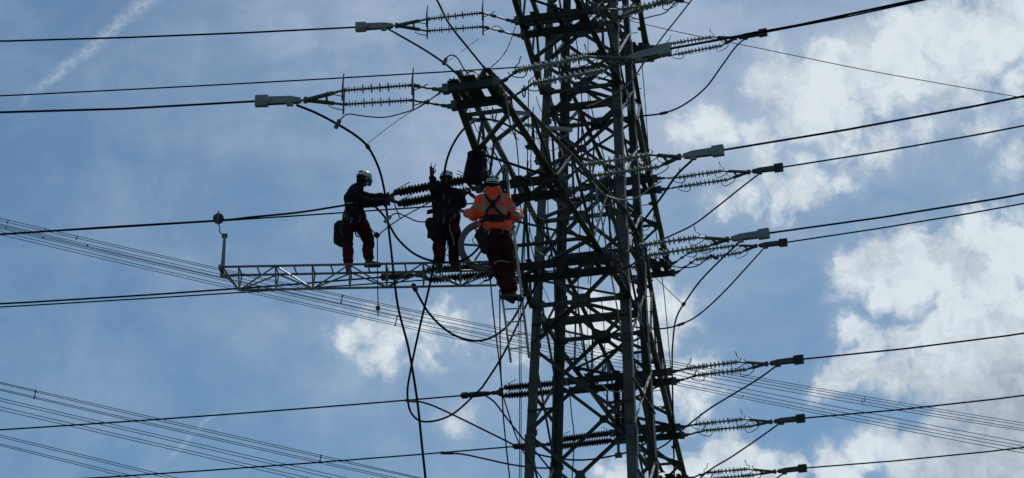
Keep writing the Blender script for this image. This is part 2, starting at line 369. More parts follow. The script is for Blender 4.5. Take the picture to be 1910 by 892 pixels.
for fname, (l0, l1, nrm) in FACES.items():
    side = fname in ('left', 'right')
    for i, hc in enumerate(cross_h):
        ht, hb = ends_h[i], ends_h[i + 1]
        big = hc in RINGS or (hc in SEMI and not side)
        c = (leg(l0, hc) + leg(l1, hc)) / 2
        wd = 0.074 if big else 0.066
        inn = -nrm * 0.03
        if side and not big:
            bar('brace', leg(l0, ht) + inn, leg(l1, hb) + inn, 0.075, nrm, tower, 'pale_sunlit' if fname == 'right' or i % 2 else 'steel')  # same steel catching the sun, its brightness put into a paler colour
            bar('brace', leg(l1, ht) + inn * 2, leg(l0, hb) + inn * 2, 0.07, nrm, tower)
        else:
            for a, h1 in ((l0, ht), (l1, ht), (l0, hb), (l1, hb)):
                e = leg(a, h1); d = (c - e).normalized()
                bar('brace', e + inn + d * 0.03, c + inn - d * .02, wd, nrm, tower, flip=1 if h1 > hc else -1)
            mb = MB(); al = (leg(l1, hc) - leg(l0, hc)).normalized()
            sx, sz = ((0.17, 0.14) if hc in RINGS else (.15, .12)) if big else (0.09, 0.08)
            if side: sx, sz = .2, .2
            mb.plate(octo(c, al, UP, sx, sz), nrm, 0.014)
            if big:
                for bxx in (-.11, -.04, .04, .11):
                    for bz in (-.08, .08): mb.box(c + al * bxx + UP * bz + nrm * .012, al * .012, nrm * .008, UP * .012)
            mb.build('gusset_plate', M['steel'], tower)
        if big:
            for (p, q) in ((leg(l0, hc), c), (c, leg(l1, hc))):
                bar('horizontal', p + nrm * -.045, q + nrm * -.045, 0.095, nrm, tower)
    # gusset plates where braces meet the legs
    for a, other in ((l0, l1), (l1, l0)):
        for h in ends_h[1:9] + [15.8, 20.5]:
            e = leg(a, h); al = (leg(other, h) - e).normalized(); sz = .18 if h in RINGS else .10
            mb = MB(); mb.plate([e + al * .02 + UP * sz, e + al * (.16 + sz * .5) + UP * .05, e + al * (.16 + sz * .5) - UP * .05, e + al * .02 - UP * sz], nrm, 0.012)
            ob = mb.build('gusset_plate', M['steel'], tower)
for h in (20.5, 15.8):                               # diaphragms: beams through the side gussets and plan diagonals
    mL, mR = (leg('A', h) + leg('B', h)) / 2, (leg('C', h) + leg('D', h)) / 2
    mb = MB(); mb.beam(mL + UP * .02, mR + UP * .02, .05, .16 if h != 17.6 else .09); mb.build('diaphragm_beam', M['steel'], tower)
    mN, mF = (leg('A', h) + leg('C', h)) / 2, (leg('B', h) + leg('D', h)) / 2
    for p, q in ((mL, mN), (mN, mR), (mR, mF), (mF, mL)): bar('brace', p - UP * .06, q - UP * .06, .07, UP, tower)
for h in (17.6, 14.1, 12.3, 10.3):
    for p, q in (('A', 'B'), ('C', 'D')):
        bar('horizontal', leg(p, h), leg(q, h), .06, UP, tower)
# inner redundant members near the big panels
for h0, h1 in ((15.0, 15.8), (13.2, 14.1)):
    for a, b in (('A', 'C'), ('B', 'D'), ('C', 'A'), ('D', 'B')):
        e = leg(a, h0); c = (leg(a, h1) * .55 + leg(b, h1) * .45)
        c = leg(a, h0) * .5 + ((leg(a, h1) + leg(b, h1)) / 2) * .5
        bar('redundant_member', leg(a, (h0 + h1) / 2), c, .05, ax, tower)
mb = MB()
for i in range(60):
    h = 6 + i * 0.33
    for k_, dirn in (('D', bx),):
        e = leg(k_, h) + (ax if i % 2 else -ax) * 0.0; mb.tube([e, e + dirn * .13], .009, 5); mb.tube([e + dirn * .125, e + dirn * .14], .016, 5)
tag(mb.build('step_bolts', M['steel'], tower), kind='stuff')
# peak above the upper crossarm
top = T(0, 0, 29.5)
for k_ in 'ABCD': bar('peak_member', leg(k_, 27.0), top, .12, ax, tower)

ARMS = {}
def crossarm(H, Htop, sgn, rows, key):
    arm = put('crossarm', None, Matrix.Translation(T(0, sgn * hw(H), H)), tower)
    nb = 'A' if sgn > 0 else 'B'; nc = 'C' if sgn > 0 else 'D'
    tip = rows[-1][0] * sgn; th = 0.30
    E = {}
    for s, lg in ((-1, nb), (1, nc)):
        E[s] = (leg(lg, H) - UP * .05, TA(s * th, tip + sgn * .3, H - .05), leg(lg, Htop), TA(s * th * .75, tip + sgn * .15, H + .18))
        bar('bottom_chord', E[s][0], E[s][1], .112, UP, arm, flip=s)
        bar('top_chord', E[s][2], E[s][3], .088, UP, arm, flip=s)
    n = max(4, int(abs(tip) / 1.25))
    lp = lambda a, b, f: a + (b - a) * f
    fr = [i / n for i in range(n + 1)]
    fr = [f ** 0.95 for f in fr]
    for i in range(n):
        s = 1 if i % 2 == 0 else -1
        bar('arm_brace', lp(E[s][0], E[s][1], fr[i]) + UP * .02, lp(E[-s][0], E[-s][1], fr[i + 1]) + UP * .02, .072, UP, arm)
        if i % 2 and i < n - 1: bar('arm_brace', lp(E[s][0], E[s][1], fr[i + 1]) + UP * .035, lp(E[-s][0], E[-s][1], fr[i + 1]) + UP * .035, .07, UP, arm)
        if i % 2 == 0: bar('arm_brace', lp(E[-s][2], E[-s][3], fr[i]), lp(E[s][2], E[s][3], fr[i + 1]), .07, UP, arm)
        for q in (-1, 1):
            if i:
                mb = MB(); c_ = lp(E[q][0], E[q][1], fr[i]); d_ = (E[q][1] - E[q][0]).normalized(); x_ = bx * -q
                mb.plate([c_ + d_ * .13, c_ + d_ * .06 + x_ * .13, c_ - d_ * .06 + x_ * .13, c_ - d_ * .13], UP, .012)
                for bb_ in (-.07, 0, .07): mb.tube([c_ + d_ * bb_ + x_ * .03 - UP * .02, c_ + d_ * bb_ + x_ * .03 + UP * .02], .012, 5)
                mb.build('gusset_plate', M['steel'], arm)
            b0, t1 = lp(E[q][0], E[q][1], fr[i]), lp(E[q][2], E[q][3], fr[i + 1])
            t0, b1 = lp(E[q][2], E[q][3], fr[i]), lp(E[q][0], E[q][1], fr[i + 1])
            if i < n - 1: bar('arm_brace', (t0 if i % 2 else b0), (b1 if i % 2 else t1), .065, bx * q, arm)
            if i: bar('arm_brace', b0, t0, .05, bx * q, arm)
    for (t, eL, eR) in rows:
        t = t * sgn
        for dt in (.27, -.27):
            mb = MB(); p, q = TA(-eL, t + dt, H - .16), TA(eR, t + dt, H - .16)
            d = (q - p).normalized()
            mb.beam(p + ax * .035, q + ax * .035, .012, .13); mb.beam(p + UP * .059, q + UP * .059, .07, .012); mb.beam(p - UP * .059, q - UP * .059, .07, .012)
            b_ = mb.build('attachment_beam', M['beam'], arm)
            for e, s in ((p, -1), (q, 1)):
                m2 = MB(); m2.box(e + d * s * .02, d * .05, ax * .055, UP * .07); m2.box(e + d * s * .09, d * .05, ax * .012, UP * .04)
                m2.build('end_bracket', M['fit'], b_)
        # packing plates tying the two beams together
        mb = MB()
        for f in (-.6, .0, .6):
            c = TA((eR - eL) / 2 + f * (eL + eR) / 2, t, H - .06); mb.box(c, bx * .05, ax * .34, UP * .012)
        mb.build('tie_plate', M['beam'], arm)
        if t == tip:
            mb = MB(); pass; mb.plate([TA(-.1, t - .33, H - .05), TA(.1, t - .33, H - .05), TA(.1, t + .40, H - .05), TA(-.1, t + .40, H - .05)], UP, .014)
            mb.build('tip_plate', M['beam'], arm)
    for t_, a_, b_ in rows: ARMS[(key, t_ * sgn)] = (a_, b_)
A1, A2, A3 = 15.8, 20.5, 25.0
crossarm(A1, 17.6, 1, [(2.8, .95, 1.0), (6.1, .68, .72), (9.5, .36, .40)], 1)
crossarm(A1, 17.6, -1, [(3.0, 1.05, 1.08), (6.3, .70, .74), (9.8, .36, .38)], 1)
crossarm(A2, 21.8, 1, [(3.6, .62, .85), (7.9, .36, .38)], 2)
crossarm(A2, 21.8, -1, [(3.55, .75, .78), (8.0, .36, .38)], 2)
crossarm(A3, 26.4, 1, [(5.6, .36, .38)], 3)
crossarm(A3, 26.4, -1, [(5.6, .36, .36)], 3)

# ---------------------------------------------------------------- insulator strings, clamps and conductors
def insulator(p, q, kind, parent, up=UP):
    p, q = Vector(p), Vector(q); d = q - p; l = d.length; mb = MB(); d.normalize()
    prof = []
    if kind == 'rod':                                    # slim grey rod with thin sheds, every fourth one wide
        n = max(6, int(l / 0.047)); prof = [(0, .022), (.05, .024), (.051, .016)]
        for i in range(n):
            a = .06 + (l - .12) * i / (n - 1); r = .075 if i % 3 == 1 else .040
            if i < 5 or i > n - 6: r = .055 if i % 2 else .04
            prof += [(a, .015), (a + .003, r), (a + .006, r), (a + .011, .015)]
        prof += [(l - .05, .016), (l - .049, .024), (l, .022)]; mm = M['rod']; nn = 14
    elif kind == 'glass':                                # cap-and-pin discs
        n = max(6, int(l / 0.082)); prof = [(0, .02)]
        for i in range(n):
            a = l * (i + .2 + random.uniform(-.05, .05)) / n; r = .070 * random.uniform(.93, 1.07)
            e = min(i, n - 1 - i)
            if e < 3: r = .060
            prof += [(a - .012, .018), (a - .006, r * .45), (a + .004, r), (a + .012, r), (a + .018, r * .6), (a + .026, .024), (a + .04, .022)]
            if e < 4: prof += [(a + .042, r * .8), (a + .050, r * .8), (a + .054, .03)]
        prof += [(l, .02)]; mm = M['glass']; nn = 14
    else:                                                # dark composite, close saw-tooth sheds
        n = max(8, int(l / 0.060)); prof = [(-.06, .02), (-.03, .05), (.02, .055), (.03, .05)]
        for i in range(n):
            a = .04 + (l - .08) * i / n; s_ = (l - .08) / n
            prof += [(a, .040), (a + s_ * .35, .080), (a + s_ * .5, .080), (a + s_ * .9, .040)]
        prof += [(l - .03, .05), (l + .02, .055), (l + .05, .02)]; mm = M['black']; nn = 14
    mb.lathe(p, d, prof, nn); return mb.build('insulator', mm, parent, smooth=False)
def chain(mb, p, q, r=.016):                             # linked hardware between bracket and string
    p, q = Vector(p), Vector(q); l = (q - p).length; d = (q - p).normalized()
    mb.tube([p, q], r, 6); n = max(1, int(l / .16))
    for i in range(n + 1):
        c = p + d * (l * (i + .5) / (n + 1)); x = d.orthogonal().normalized() if i % 2 else d.cross(UP).normalized()
        mb.box(c, d * .045, x * .03, d.cross(x) * .016)
def sset(label, group, kind, H, t, side, su, eu, sl, el, apex, cend, clampm='clampg', yoke='bars', visible_clamp=True, horn='curl', sy=None):
    H = H - .16; dirx = bx * side
    if (t is not None):
        eL, eR = ARMS[sy, t]
        e_ = (eR if side > 0 else -eL) + side * .12
        bu, bl = TA(e_, t + .27, H), TA(e_, t - .27, H)
    SU, EU, SL, EL = (PH(*x, H) for x in (su, eu, sl, el)); AP = PH(*apex, H); CE = PH(*cend, H)
    th_ = thing('tension_insulator_set', bu, label, 'insulator', group)
    for b, s_, e_ in ((bu, SU, EU), (bl, SL, EL)):
        mb = MB(); chain(mb, b, s_); mb.build('link', M['fit'], th_)
        insulator(s_, e_, kind, th_)
        d = (e_ - s_).normalized(); nrm = d.cross(UP).normalized()
        for c, sg in ((s_, 1), (e_, -1)):
            mb = MB()
            if horn == 'straight':
                mb.tube([c + UP * .30 + d * -.01, c + UP * .10, c - UP * .02, c - UP * .17], [.008, .016, .018, .014], 6)
                mb.tube([c - UP * .10, c - d * sg * .16 - UP * .05, c - d * sg * .24 - UP * .0], .009, 5)
            elif horn == 'curl':
                mb.tube(spline([c - d * sg * .02 - UP * .0, c - d * sg * .05 + UP * .06, c + d * sg * .02 + UP * .12, c + d * sg * .03 + UP * .17, c + d * sg * .05 + UP * .23], 4), .009, 5)
                mb.tube(spline([c - d * sg * .16, c - d * sg * .10 - UP * .08, c + d * sg * .05 - UP * .14, c + d * sg * .13 - UP * .11, c + d * sg * .14 - UP * .01, c + d * sg * .05 + UP * .03], 4), .009, 5)
            else:
                mb.tube([c - d * sg * .02, c - d * sg * .05 + UP * .04, c + d * sg * .20 + UP * .20 + nrm * .1], .008, 5)
            mb.build('arcing_horn', M['fit'], th_)
    mb = MB(); Ym = 'fit'
    back = (EU + EL) / 2
    d = (AP - back).normalized(); lat = (EU - EL).normalized()
    if yoke == 'bars':
        q1, q2 = EU + (AP - EU) * .25, EL + (AP - EL) * .25
        mb.tube([EU, q1], .02, 6); mb.tube([EL, q2], .02, 6)
        mb.beam(q1, AP, .07, .035); mb.beam(q2, AP, .07, .035)
        mb.beam(q1 + (AP - q1) * .25, q2 + (AP - q2) * .25, .035, .03)
        mb.tube([AP - UP * .045, AP + UP * .045], .035, 8)
        mb.tube([AP, AP + d * .08], .018, 6)
        yk = mb.build('yoke_frame', M['fit'], th_)
    else:
        mb.tube([EU, EU + (AP - EU) * .4], .02, 6); mb.tube([EL, EL + (AP - EL) * .4], .02, 6)
        q1, q2 = EU + (AP - EU) * .4, EL + (AP - EL) * .4
        mb.plate([q1 + lat * .05, AP + lat * .035, AP - lat * .035, q2 - lat * .05, q2 + lat * .02 + d * -.03, q1 - lat * .02 - d * .03], UP, .03)
        for q in (q1, q2, AP): mb.tube([q - UP * .03, q + UP * .03], .05, 8)
        yk = mb.build('yoke_plate', M['clampd'], th_)
    if visible_clamp:
        d = (CE - AP).normalized(); l = (CE - AP).length; y = d.cross(UP).normalized(); z = y.cross(d)
        mb = MB(); r = .062 if clampm == 'clampg' else .055
        A0 = AP + d * .07
        if yoke == 'bars':
            for s_ in (-1, 1):                          # two cheek plates with the wire between them
                pts = [A0 - z * .03, A0 - z * .045 + d * .05, A0 + d * (l * .70) - z * r, A0 + d * (l * .72) - z * r * 1.1, A0 + d * (l * .72) + z * r, A0 + d * .16 + z * r, A0 + z * .03]
                mb.plate([p + y * s_ * .032 for p in pts], y, .012)
            mb.box(A0 + d * l * .36, d * l * .32, y * .030, z * .022)
            mb.tube([A0 + d * .03 - y * .05, A0 + d * .03 + y * .05], .028, 8)
            for f in (.25, .42, .58): mb.tube([A0 + d * l * f - y * .045 + z * .02, A0 + d * l * f + y * .045 + z * .02], .012, 6)
            cl = mb.build('dead_end_clamp', M[clampm], th_)
            m2 = MB(); em = 'clampg' if clampm == 'clampg' else 'clampd'
            m2.box(AP + d * (l * .88), d * l * .13, y * .05, z * .085)
            m2.box(AP + d * (l * .88) - y * .054, d * l * .07, y * .004, z * .05)
            m2.tube([AP + d * l * .76 - y * .052, AP + d * l * .76 - y * .068], .05, 10)
            m2.build('clamp_head', M[em], cl)
            mb = MB(); f0 = A0 + d * l * .22 - z * .05; mb.box(f0 - z * .02, d * .05, y * .03, z * .02); mb.build('jumper_terminal', M[clampm], cl)
        else:
            mb.lathe(AP + d * .05, d, [(0, .03), (.05, .045), (l * .35, .06), (l * .7, .065), (l * .72, .05), (l * .75, .05), (l * .76, .07), (l * .95, .07), (l * .96, .04), (l, .03)], 10)
            mb.build('dead_end_clamp', M['clampd'], th_)
    return th_, CE
def conductor(label, p, q, r=.017, group=None, ext=45, sag=0.0, name='conductor'):
    p, q = Vector(p), Vector(q); d = (q - p); L_ = d.length; d.normalize(); pts = []
    tot = L_ + ext
    for i in range(25):
        s_ = tot * i / 24; pt = p + d * s_
        pt = pt - UP * sag * 4 * (s_ / L_) * (1 - s_ / L_) if s_ < L_ else pt + UP * sag * 4 * (s_ - L_) / L_ * (1 + (s_ - L_) / L_)
        pts.append(pt)
    mb = MB(); mb.tube(pts, r, 8)
    return tag(mb.build(name, M['wire'], smooth=True), label, 'power line', group)
GS = 'tension insulator sets on the crossarms'
# left side, drawn by sight lines on the level of each crossarm
LEFT = [
 ('slim grey double insulator set left of the uppermost crossarm, at the top edge', 'rod', A2, 3.6, (900,24), (796,36), (901,50), (797,58), (740,48), (664,51), 'clampg', 'bars', True, 'straight', 2, (0,77), .35),
 ('slim grey double insulator set with pale clamp left of the long crossarm tip', 'rod', A1, 9.5, (769,159), (639,169), (771,187), (641,195), (570,187), (477,189), 'clampg', 'bars', True, 'straight', 1, (0,210), .35),
 ('loose black ribbed insulator pair held between the two dark-clad linemen', 'black', A1, 6.1, (868,336), (739,359), (872,357), (746,380), (722,371), (700,374), 'clampd', 'none', False, 'spike', 1, None, 0),
 ('black ribbed insulator pair lying behind the aluminium work platform', 'black', A1, 2.8, (948,492), (800,504), (952,508), (803,522), (779,513), (714,517), 'clampd', 'plate', True, 'spike', 1, (0,567), .5),
 ('black ribbed insulator pair left of the tower legs in the lower half', 'black', A1, -3.0, (1052,714), (944,723), (1054,729), (944,738), (921,733), (863,738), 'clampd', 'plate', True, 'spike', 1, (0,802), .5),
 ('black ribbed insulator pair crossing between the legs near the bottom edge', 'black', A1, -6.3, (1137,808), (1044,820), (1138,822), (1044,833), (1022,829), (960,833), 'clampd', 'plate', True, 'spike', 1, (170,892), .5),
 ('short black ribbed insulator pair inside the tower below the pale discs', 'black', A3, -5.6, (1128,100), (1062,106), (1128,128), (1062,133), (1045,121), (1010,123), 'clampd', 'plate', True, 'spike', 3, (0,179), .6),
 ('short black ribbed insulator pair inside the tower behind the orange worker', 'black', A2, -3.55, (1095,350), (1052,355), (1097,370), (1056,375), (1040,366), (1000,371), 'clampd', 'plate', True, 'spike', 2, (0,437), .8),
 ('short black ribbed insulator pair inside the tower under the middle beams', 'black', A2, -8.0, (1146,488), (1088,493), (1147,503), (1089,508), (1075,502), (1040,505), 'clampd', 'plate', True, 'spike', 2, (0,573), .8),
]
WL = ['topmost bare conductor running left from the pale clamp', 'bare conductor running left from the pale clamp above the linemen', None,
      'upper of two close conductors running left under the work platform', 'conductor running left across the lower left of the sky', 'lowest conductor running left to the bottom edge',
      'second conductor from the top, passing above the crossarm tip to the left', 'conductor passing behind the linemen to the left', 'lower of two close conductors running left under the work platform']
for i, (lb, kind, H, t, su, eu, sl, el, ap, ce, cm_, yk, vc, hn, key, wend, drop) in enumerate(LEFT):
    if not vc:
        th_, CE = sset(lb, GS, kind, H, t, -1, su, eu, sl, el, ap, ce, cm_, 'bars', False, 'spike', key)
        continue
    th_, CE = sset(lb, GS, kind, H, t, -1, su, eu, sl, el, ap, ce, cm_, yk, vc, hn, key)
    conductor(WL[i], CE, PH(*wend, H - .16 - drop), .018, 'conductors running left', 45, .03)
RIGHT = [
 ('pale disc insulator pair leaving the top edge right of the tower', 'glass', A2, 3.6, (1150,18), (1250,5), (1160,30), (1262,-8), (1290,-14), (1350,-26), 'clampg', (1600,-90), 2),
 ('pale disc insulator pair in front of the tower with the largest grey clamp', 'glass', A1, 9.5, (966,131), (1096,106), (994,156), (1128,131), (1166,110), (1250,91), 'clampg', (1715,-1), 1),
 ('pale disc insulator pair ending in a dark clamp at the upper right', 'glass', A3, -5.6, (1248,82), (1328,69), (1264,101), (1347,85), (1372,71), (1430,60), 'clampd', (1735,-2), 3),
 ('pale disc insulator pair crossing the right tower legs to a light grey clamp', 'glass', A1, 6.1, (1086,308), (1212,289), (1105,328), (1230,311), (1267,293), (1349,280), 'clampg', (1910,180), 1),
 ('pale disc insulator pair just under the light clamp, right of the upper legs', 'glass', A2, -3.55, (1265,331), (1346,319), (1276,347), (1358,335), (1397,321), (1460,312), 'clampm', (1910,235), 2),
 ('uppermost of three stacked pale disc insulator pairs at mid height', 'glass', A1, 2.8, (1192,458), (1300,443), (1210,476), (1322,459), (1357,447), (1434,435), 'clampg', (1910,362), 1),
 ('lowest of three stacked pale disc insulator pairs with black clamp head', 'glass', A2, -8.0, (1288,470), (1370,458), (1298,484), (1383,471), (1410,459), (1468,452), 'clampm', (1910,380), 2),
 ('pale disc insulator pair right of the tower above the distant lines', 'glass', A1, -3.0, (1286,687), (1377,675), (1301,700), (1393,689), (1430,679), (1498,670), 'clampm', (1910,622), 1),
 ('pale disc insulator pair right of the tower below the distant lines', 'glass', A1, -6.3, (1303,791), (1386,782), (1316,803), (1402,795), (1438,787), (1501,780), 'clampm', (1910,738), 1),
 ('pale disc insulator pair at the bottom edge right of the tower', 'glass', A1, -9.8, (1317,882), (1394,875), (1330,893), (1408,886), (1445,880), (1504,873), 'clampm', (1910,835), 1),
]
WR = ['conductor above the frame at the top right', 'upper of the two close conductors leaving the top edge', 'lower of the two close conductors leaving the top edge',
      'conductor rising right from the light grey clamp below the large cloud', 'conductor rising right just below the light clamp line', 'upper of two near-parallel conductors at mid right',
      'lower of two near-parallel conductors at mid right', 'conductor rising right over the lower cloud bank', 'conductor rising right across the distant lines', 'lowest conductor rising right near the bottom edge']
M['clampm'] = M['fit']
for i, (lb, kind, H, t, su, eu, sl, el, ap, ce, cm_, wend, key) in enumerate(RIGHT):
    th_, CE = sset(lb, GS, kind, H, t, 1, su, eu, sl, el, ap, ce, cm_, 'bars', True, 'curl', key)
    conductor(WR[i], CE, PH(*wend, H - .16 - .25), .018, 'conductors running right', 45, .03)

# hanging jumper-support insulators inside the tower
for j, (u, lb) in enumerate(((1150, 'left of two black ribbed insulators hanging upright between the tower legs'), (1168, 'right of two black ribbed insulators hanging upright between the tower legs'))):
    p = P(u, 716 + j * 4, 40.5); q = P(u + 3 - j * 8, 818, 40.5); q = Vector((q.x, p.y, q.z))
    th_ = thing('hanging_insulator', p, lb, 'insulator', 'hanging insulators in the tower')
    insulator(p, q, 'black', th_)
    mb = MB(); mb.tube([p + UP * .25, p], .025, 6); mb.box(p + UP * .2, bx * .06, ax * .03, UP * .04); mb.build('top_fitting', M['fit'], th_)
    mb = MB(); mb.tube([q, q - UP * .1], .03, 6)
    if j == 0:
        mb.tube([q - UP * .1, q - UP * .32], .03, 6); mb.box(q - UP * .36, bx * .07, ax * .03, UP * .05)
    mb.build('bottom_fitting', M['fit'], th_)

# ---------------------------------------------------------------- jumpers, ropes and hoses: (label, category, material, radius, Y or list, points)
def cable(name, label, cat, m_, r, Y, pts, group=None, sub=6, deco=()):
    if not isinstance(Y, (list, tuple)): Y = [Y] * len(pts)
    if len(Y) == 2 and len(pts) > 2: Y = [Y[0] + (Y[1] - Y[0]) * i / (len(pts) - 1) for i in range(len(pts))]
    p3 = [P(u, v, y) for (u, v), y in zip(pts, Y)]
    sp = spline(p3, sub); mb = MB(); mb.tube(sp, r, 7)
    o = mb.build(name, M[m_], origin=sp[0], smooth=True)
    for (i, l_, r_, mm, nm) in deco:                       # sleeves and clamps on the cable, children of it
        a, b = sp[min(i, len(sp) - 2)], sp[min(i + 1, len(sp) - 1)]; d = (b - a).normalized()
        m2 = MB(); m2.lathe(a - d * l_ / 2, d, [(0, r * 1.1), (.01, r_), (l_ - .01, r_), (l_, r * 1.1)], 8); m2.build(nm, M[mm], o)
    return tag(o, label, cat, group)
GJ = 'jumper cables'
Yt = 28.1
cable('jumper_cable', 'jumper bending down from the topmost pale clamp to the crossarm tip', 'cable', 'wire', .019, [35.0, 29.5], [(722,53), (745,66), (790,92), (829,118), (850,136), (868,150)], GJ)
cable('jumper_cable', 'long jumper dropping from the pale clamp past the left lineman to the bottom edge', 'cable', 'wire', .020, [28.4, 28.6, 29.0, 29.5, 30.1, 30.8, 31.4, 31.6, 31.4, 31, 30.8, 30.6, 30.5, 30.4, 30.4], [(553,196), (590,211), (628,231), (662,252), (686,274), (705,310), (716,350), (722,400), (730,470), (742,570), (762,650), (778,745), (787,830), (795,905), (800,960)], GJ, deco=((24, .10, .035, 'wire', 'splice_sleeve'),))
cable('jumper_cable', 'jumper sweeping from behind the left lineman down under the middle one', 'cable', 'wire', .019, [31.0, 30.5], [(697,383), (712,398), (722,412), (740,443), (765,468), (790,482), (815,488), (850,489), (878,477), (902,452), (925,430)], GJ)
cable('jumper_cable', 'longest looping jumper arching over the middle lineman down to a deep bottom loop', 'cable', 'wire', .019, [30.2] * 10 + [31, 32, 33, 34, 35, 36, 36.3, 36.5], [(1000,275), (975,252), (945,233), (919,224), (892,224), (866,240), (845,270), (832,305), (826,350), (818,430), (805,515), (783,610), (766,690), (760,735), (768,772), (795,787), (845,772), (900,722)], GJ)
cable('jumper_cable', 'jumper rising from the deep loop to the left tower leg', 'cable', 'wire', .020, [36.5, 36.2], [(900,722), (935,668), (960,617), (983,566), (1005,520), (1030,470)], GJ)
cable('jumper_cable', 'smooth jumper hanging in a bow below the work platform', 'cable', 'wire', .020, [32.0, 35.5], [(770,530), (783,556), (803,588), (835,618), (868,633), (900,635), (930,622), (955,598), (975,560), (985,520)], GJ, deco=((2, .16, .045, 'clampd', 'end_terminal'),))
cable('jumper_cable', 'jumper leaving the splice beside the deep loop and passing the lower legs', 'cable', 'wire', .019, [40.3, 41.5], [(755,747), (785,750), (815,760), (870,786), (935,818), (985,842), (1040,855), (1090,858), (1145,850), (1190,838)], GJ, deco=((3, .28, .035, 'cop', 'splice_sleeve'),))
cable('jumper_cable', 'jumper curving from the lower black clamp behind the left leg', 'cable', 'wire', .018, [40.0, 41.0], [(905,738), (922,750), (945,780), (975,818), (1005,850), (1045,900)], GJ)
cable('jumper_cable', 'jumper branching below the lowest left conductor', 'cable', 'wire', .019, [43.2, 43.5], [(824,845), (860,847), (900,855), (950,866), (1005,873), (1050,872)], GJ, deco=((2, .28, .035, 'clampd', 'splice_sleeve'),))
cable('jumper_cable', 'straight jumper rising from the dark bracket to the top right edge', 'cable', 'wire', .018, [41, 34], [(1290,0), (1262,36), (1238,66), (1222,88), (1203,114), (1169,161), (1120,190), (1090,200)], GJ)
cable('jumper_cable', 'curved jumper falling from the dark upper right clamp to the tower', 'cable', 'wire', .019, [42.5, 38], [(1390,72), (1372,88), (1345,125), (1315,165), (1275,196), (1238,211), (1200,216), (1150,221), (1115,232)], GJ, deco=((30, .3, .032, 'wire', 'splice_sleeve'),))
cable('jumper_cable', 'jumper dropping from the light grey clamp behind the right legs', 'cable', 'wire', .020, [31.2, 35], [(1290,300), (1262,327), (1235,366), (1208,402), (1180,440)], GJ)
cable('jumper_cable', 'nearly straight jumper below the second right clamp', 'cable', 'wire', .018, [41, 40], [(1415,325), (1380,352), (1340,384), (1295,418), (1255,438), (1215,455), (1170,470)], GJ)
cable('jumper_cable', 'jumper falling steeply right of the tower past the small white cloud', 'cable', 'wire', .018, [34.6, 38, 39.5, 40, 40.3, 40.5, 40.7, 41], [(1382,449), (1345,484), (1308,522), (1283,556), (1262,592), (1255,640), (1254,700), (1258,900)], GJ, deco=((20, .09, .04, 'fit', 'clamp'),))
cable('jumper_cable', 'jumper curving from the black clamp head past the small white cloud', 'cable', 'wire', .018, [45, 40], [(1425,463), (1398,493), (1350,545), (1305,586), (1270,605), (1235,613), (1195,612), (1150,600)], GJ, deco=((24, .3, .033, 'wire', 'splice_sleeve'),))
cable('jumper_cable', 'jumper sloping down from the third lowest right clamp', 'cable', 'wire', .018, [40.4, 42.5], [(1448,683), (1410,710), (1365,737), (1320,765), (1275,800), (1240,830), (1200,850)], GJ)
cable('jumper_cable', 'jumper sloping down from the second lowest right clamp', 'cable', 'wire', .018, [43.6, 45], [(1454,790), (1415,818), (1365,852), (1320,880), (1270,925)], GJ)
cable('jumper_cable', 'short jumper stub at the bottom edge on the right', 'cable', 'wire', .018, [47.1, 48], [(1462,883), (1440,898), (1400,925)], GJ)
GR = 'ropes and earthing cables around the pylon'
cable('rope', 'thick dark rope falling from the top edge onto the crossarm tip', 'rope', 'rope', .017, [29.5, 28.2], [(808,-14), (820,10), (840,48), (880,98), (922,150)], GR)
cable('rope', 'thin curved rope between the top insulators and the crossarm tip', 'rope', 'rope', .009, [34, 28.6], [(961,50), (951,80), (938,104), (920,122), (903,134)], GR)
cable('earthing_cable', 'short earthing hose arching from its clamp above the crossarm tip', 'cable', 'rope', .011, 29.6, [(829,116), (835,106), (845,103), (855,111), (866,130), (880,145)], GR, deco=((1, .14, .03, 'fit', 'screw_clamp'),))
cable('rope', 'thin straight line from the earthing clamp up to the top insulators', 'rope', 'fit', .005, [29.6, 33.8], [(832,117), (880,82), (918,52)], GR)
cable('earthing_cable', 'earthing cable hanging from a screw clamp on the long jumper', 'cable', 'rope', .010, [28.4, 28.2], [(629,233), (636,222), (650,213), (680,217), (715,219), (745,213), (780,201), (808,182), (832,165)], GR, deco=((1, .16, .035, 'fit', 'screw_clamp'),))
cable('rope', 'thin straight cord from the long jumper to the lower crossarm-tip beam', 'rope', 'fit', .005, [28.6, 28.3], [(684,269), (735,230), (800,187), (836,168)], GR)
cable('rope', 'thin loose end hanging near the top insulator horns', 'rope', 'rope', .006, 34, [(925,48), (935,52), (944,63)], GR)
cable('rope', 'lanyard from the left lineman to a knot', 'rope', 'rope', .012, 31.4, [(686,420), (694,430), (704,440)], GR, deco=((14, .09, .045, 'rope', 'knot'),))
cable('rope', 'rope rising from the knot over the conductor towards the middle lineman', 'rope', 'rope', .010, [31.4, 31.2], [(704,440), (722,425), (745,409), (775,392), (805,376)], GR)
cable('rope', 'plumb rope hanging from the knot to a hook below the platform', 'rope', 'rope', .009, 31.4, [(704,440), (704,480), (705,560), (705,590)], GR, deco=((14, .08, .035, 'clampd', 'hook'),))
cable('earthing_cable', 'earthing cable curving from the jumper clamp below the black insulators', 'cable', 'rope', .011, 30.6, [(722,410), (732,401), (742,398), (755,403), (775,412), (792,414), (815,408), (840,396), (858,378), (870,350)], GR, deco=((1, .16, .032, 'clampg', 'screw_clamp'),))
cable('rope', 'tag line crossing under the black insulator pair', 'rope', 'rope', .010, [30.8, 31], [(736,381), (742,397), (747,408)], GR)
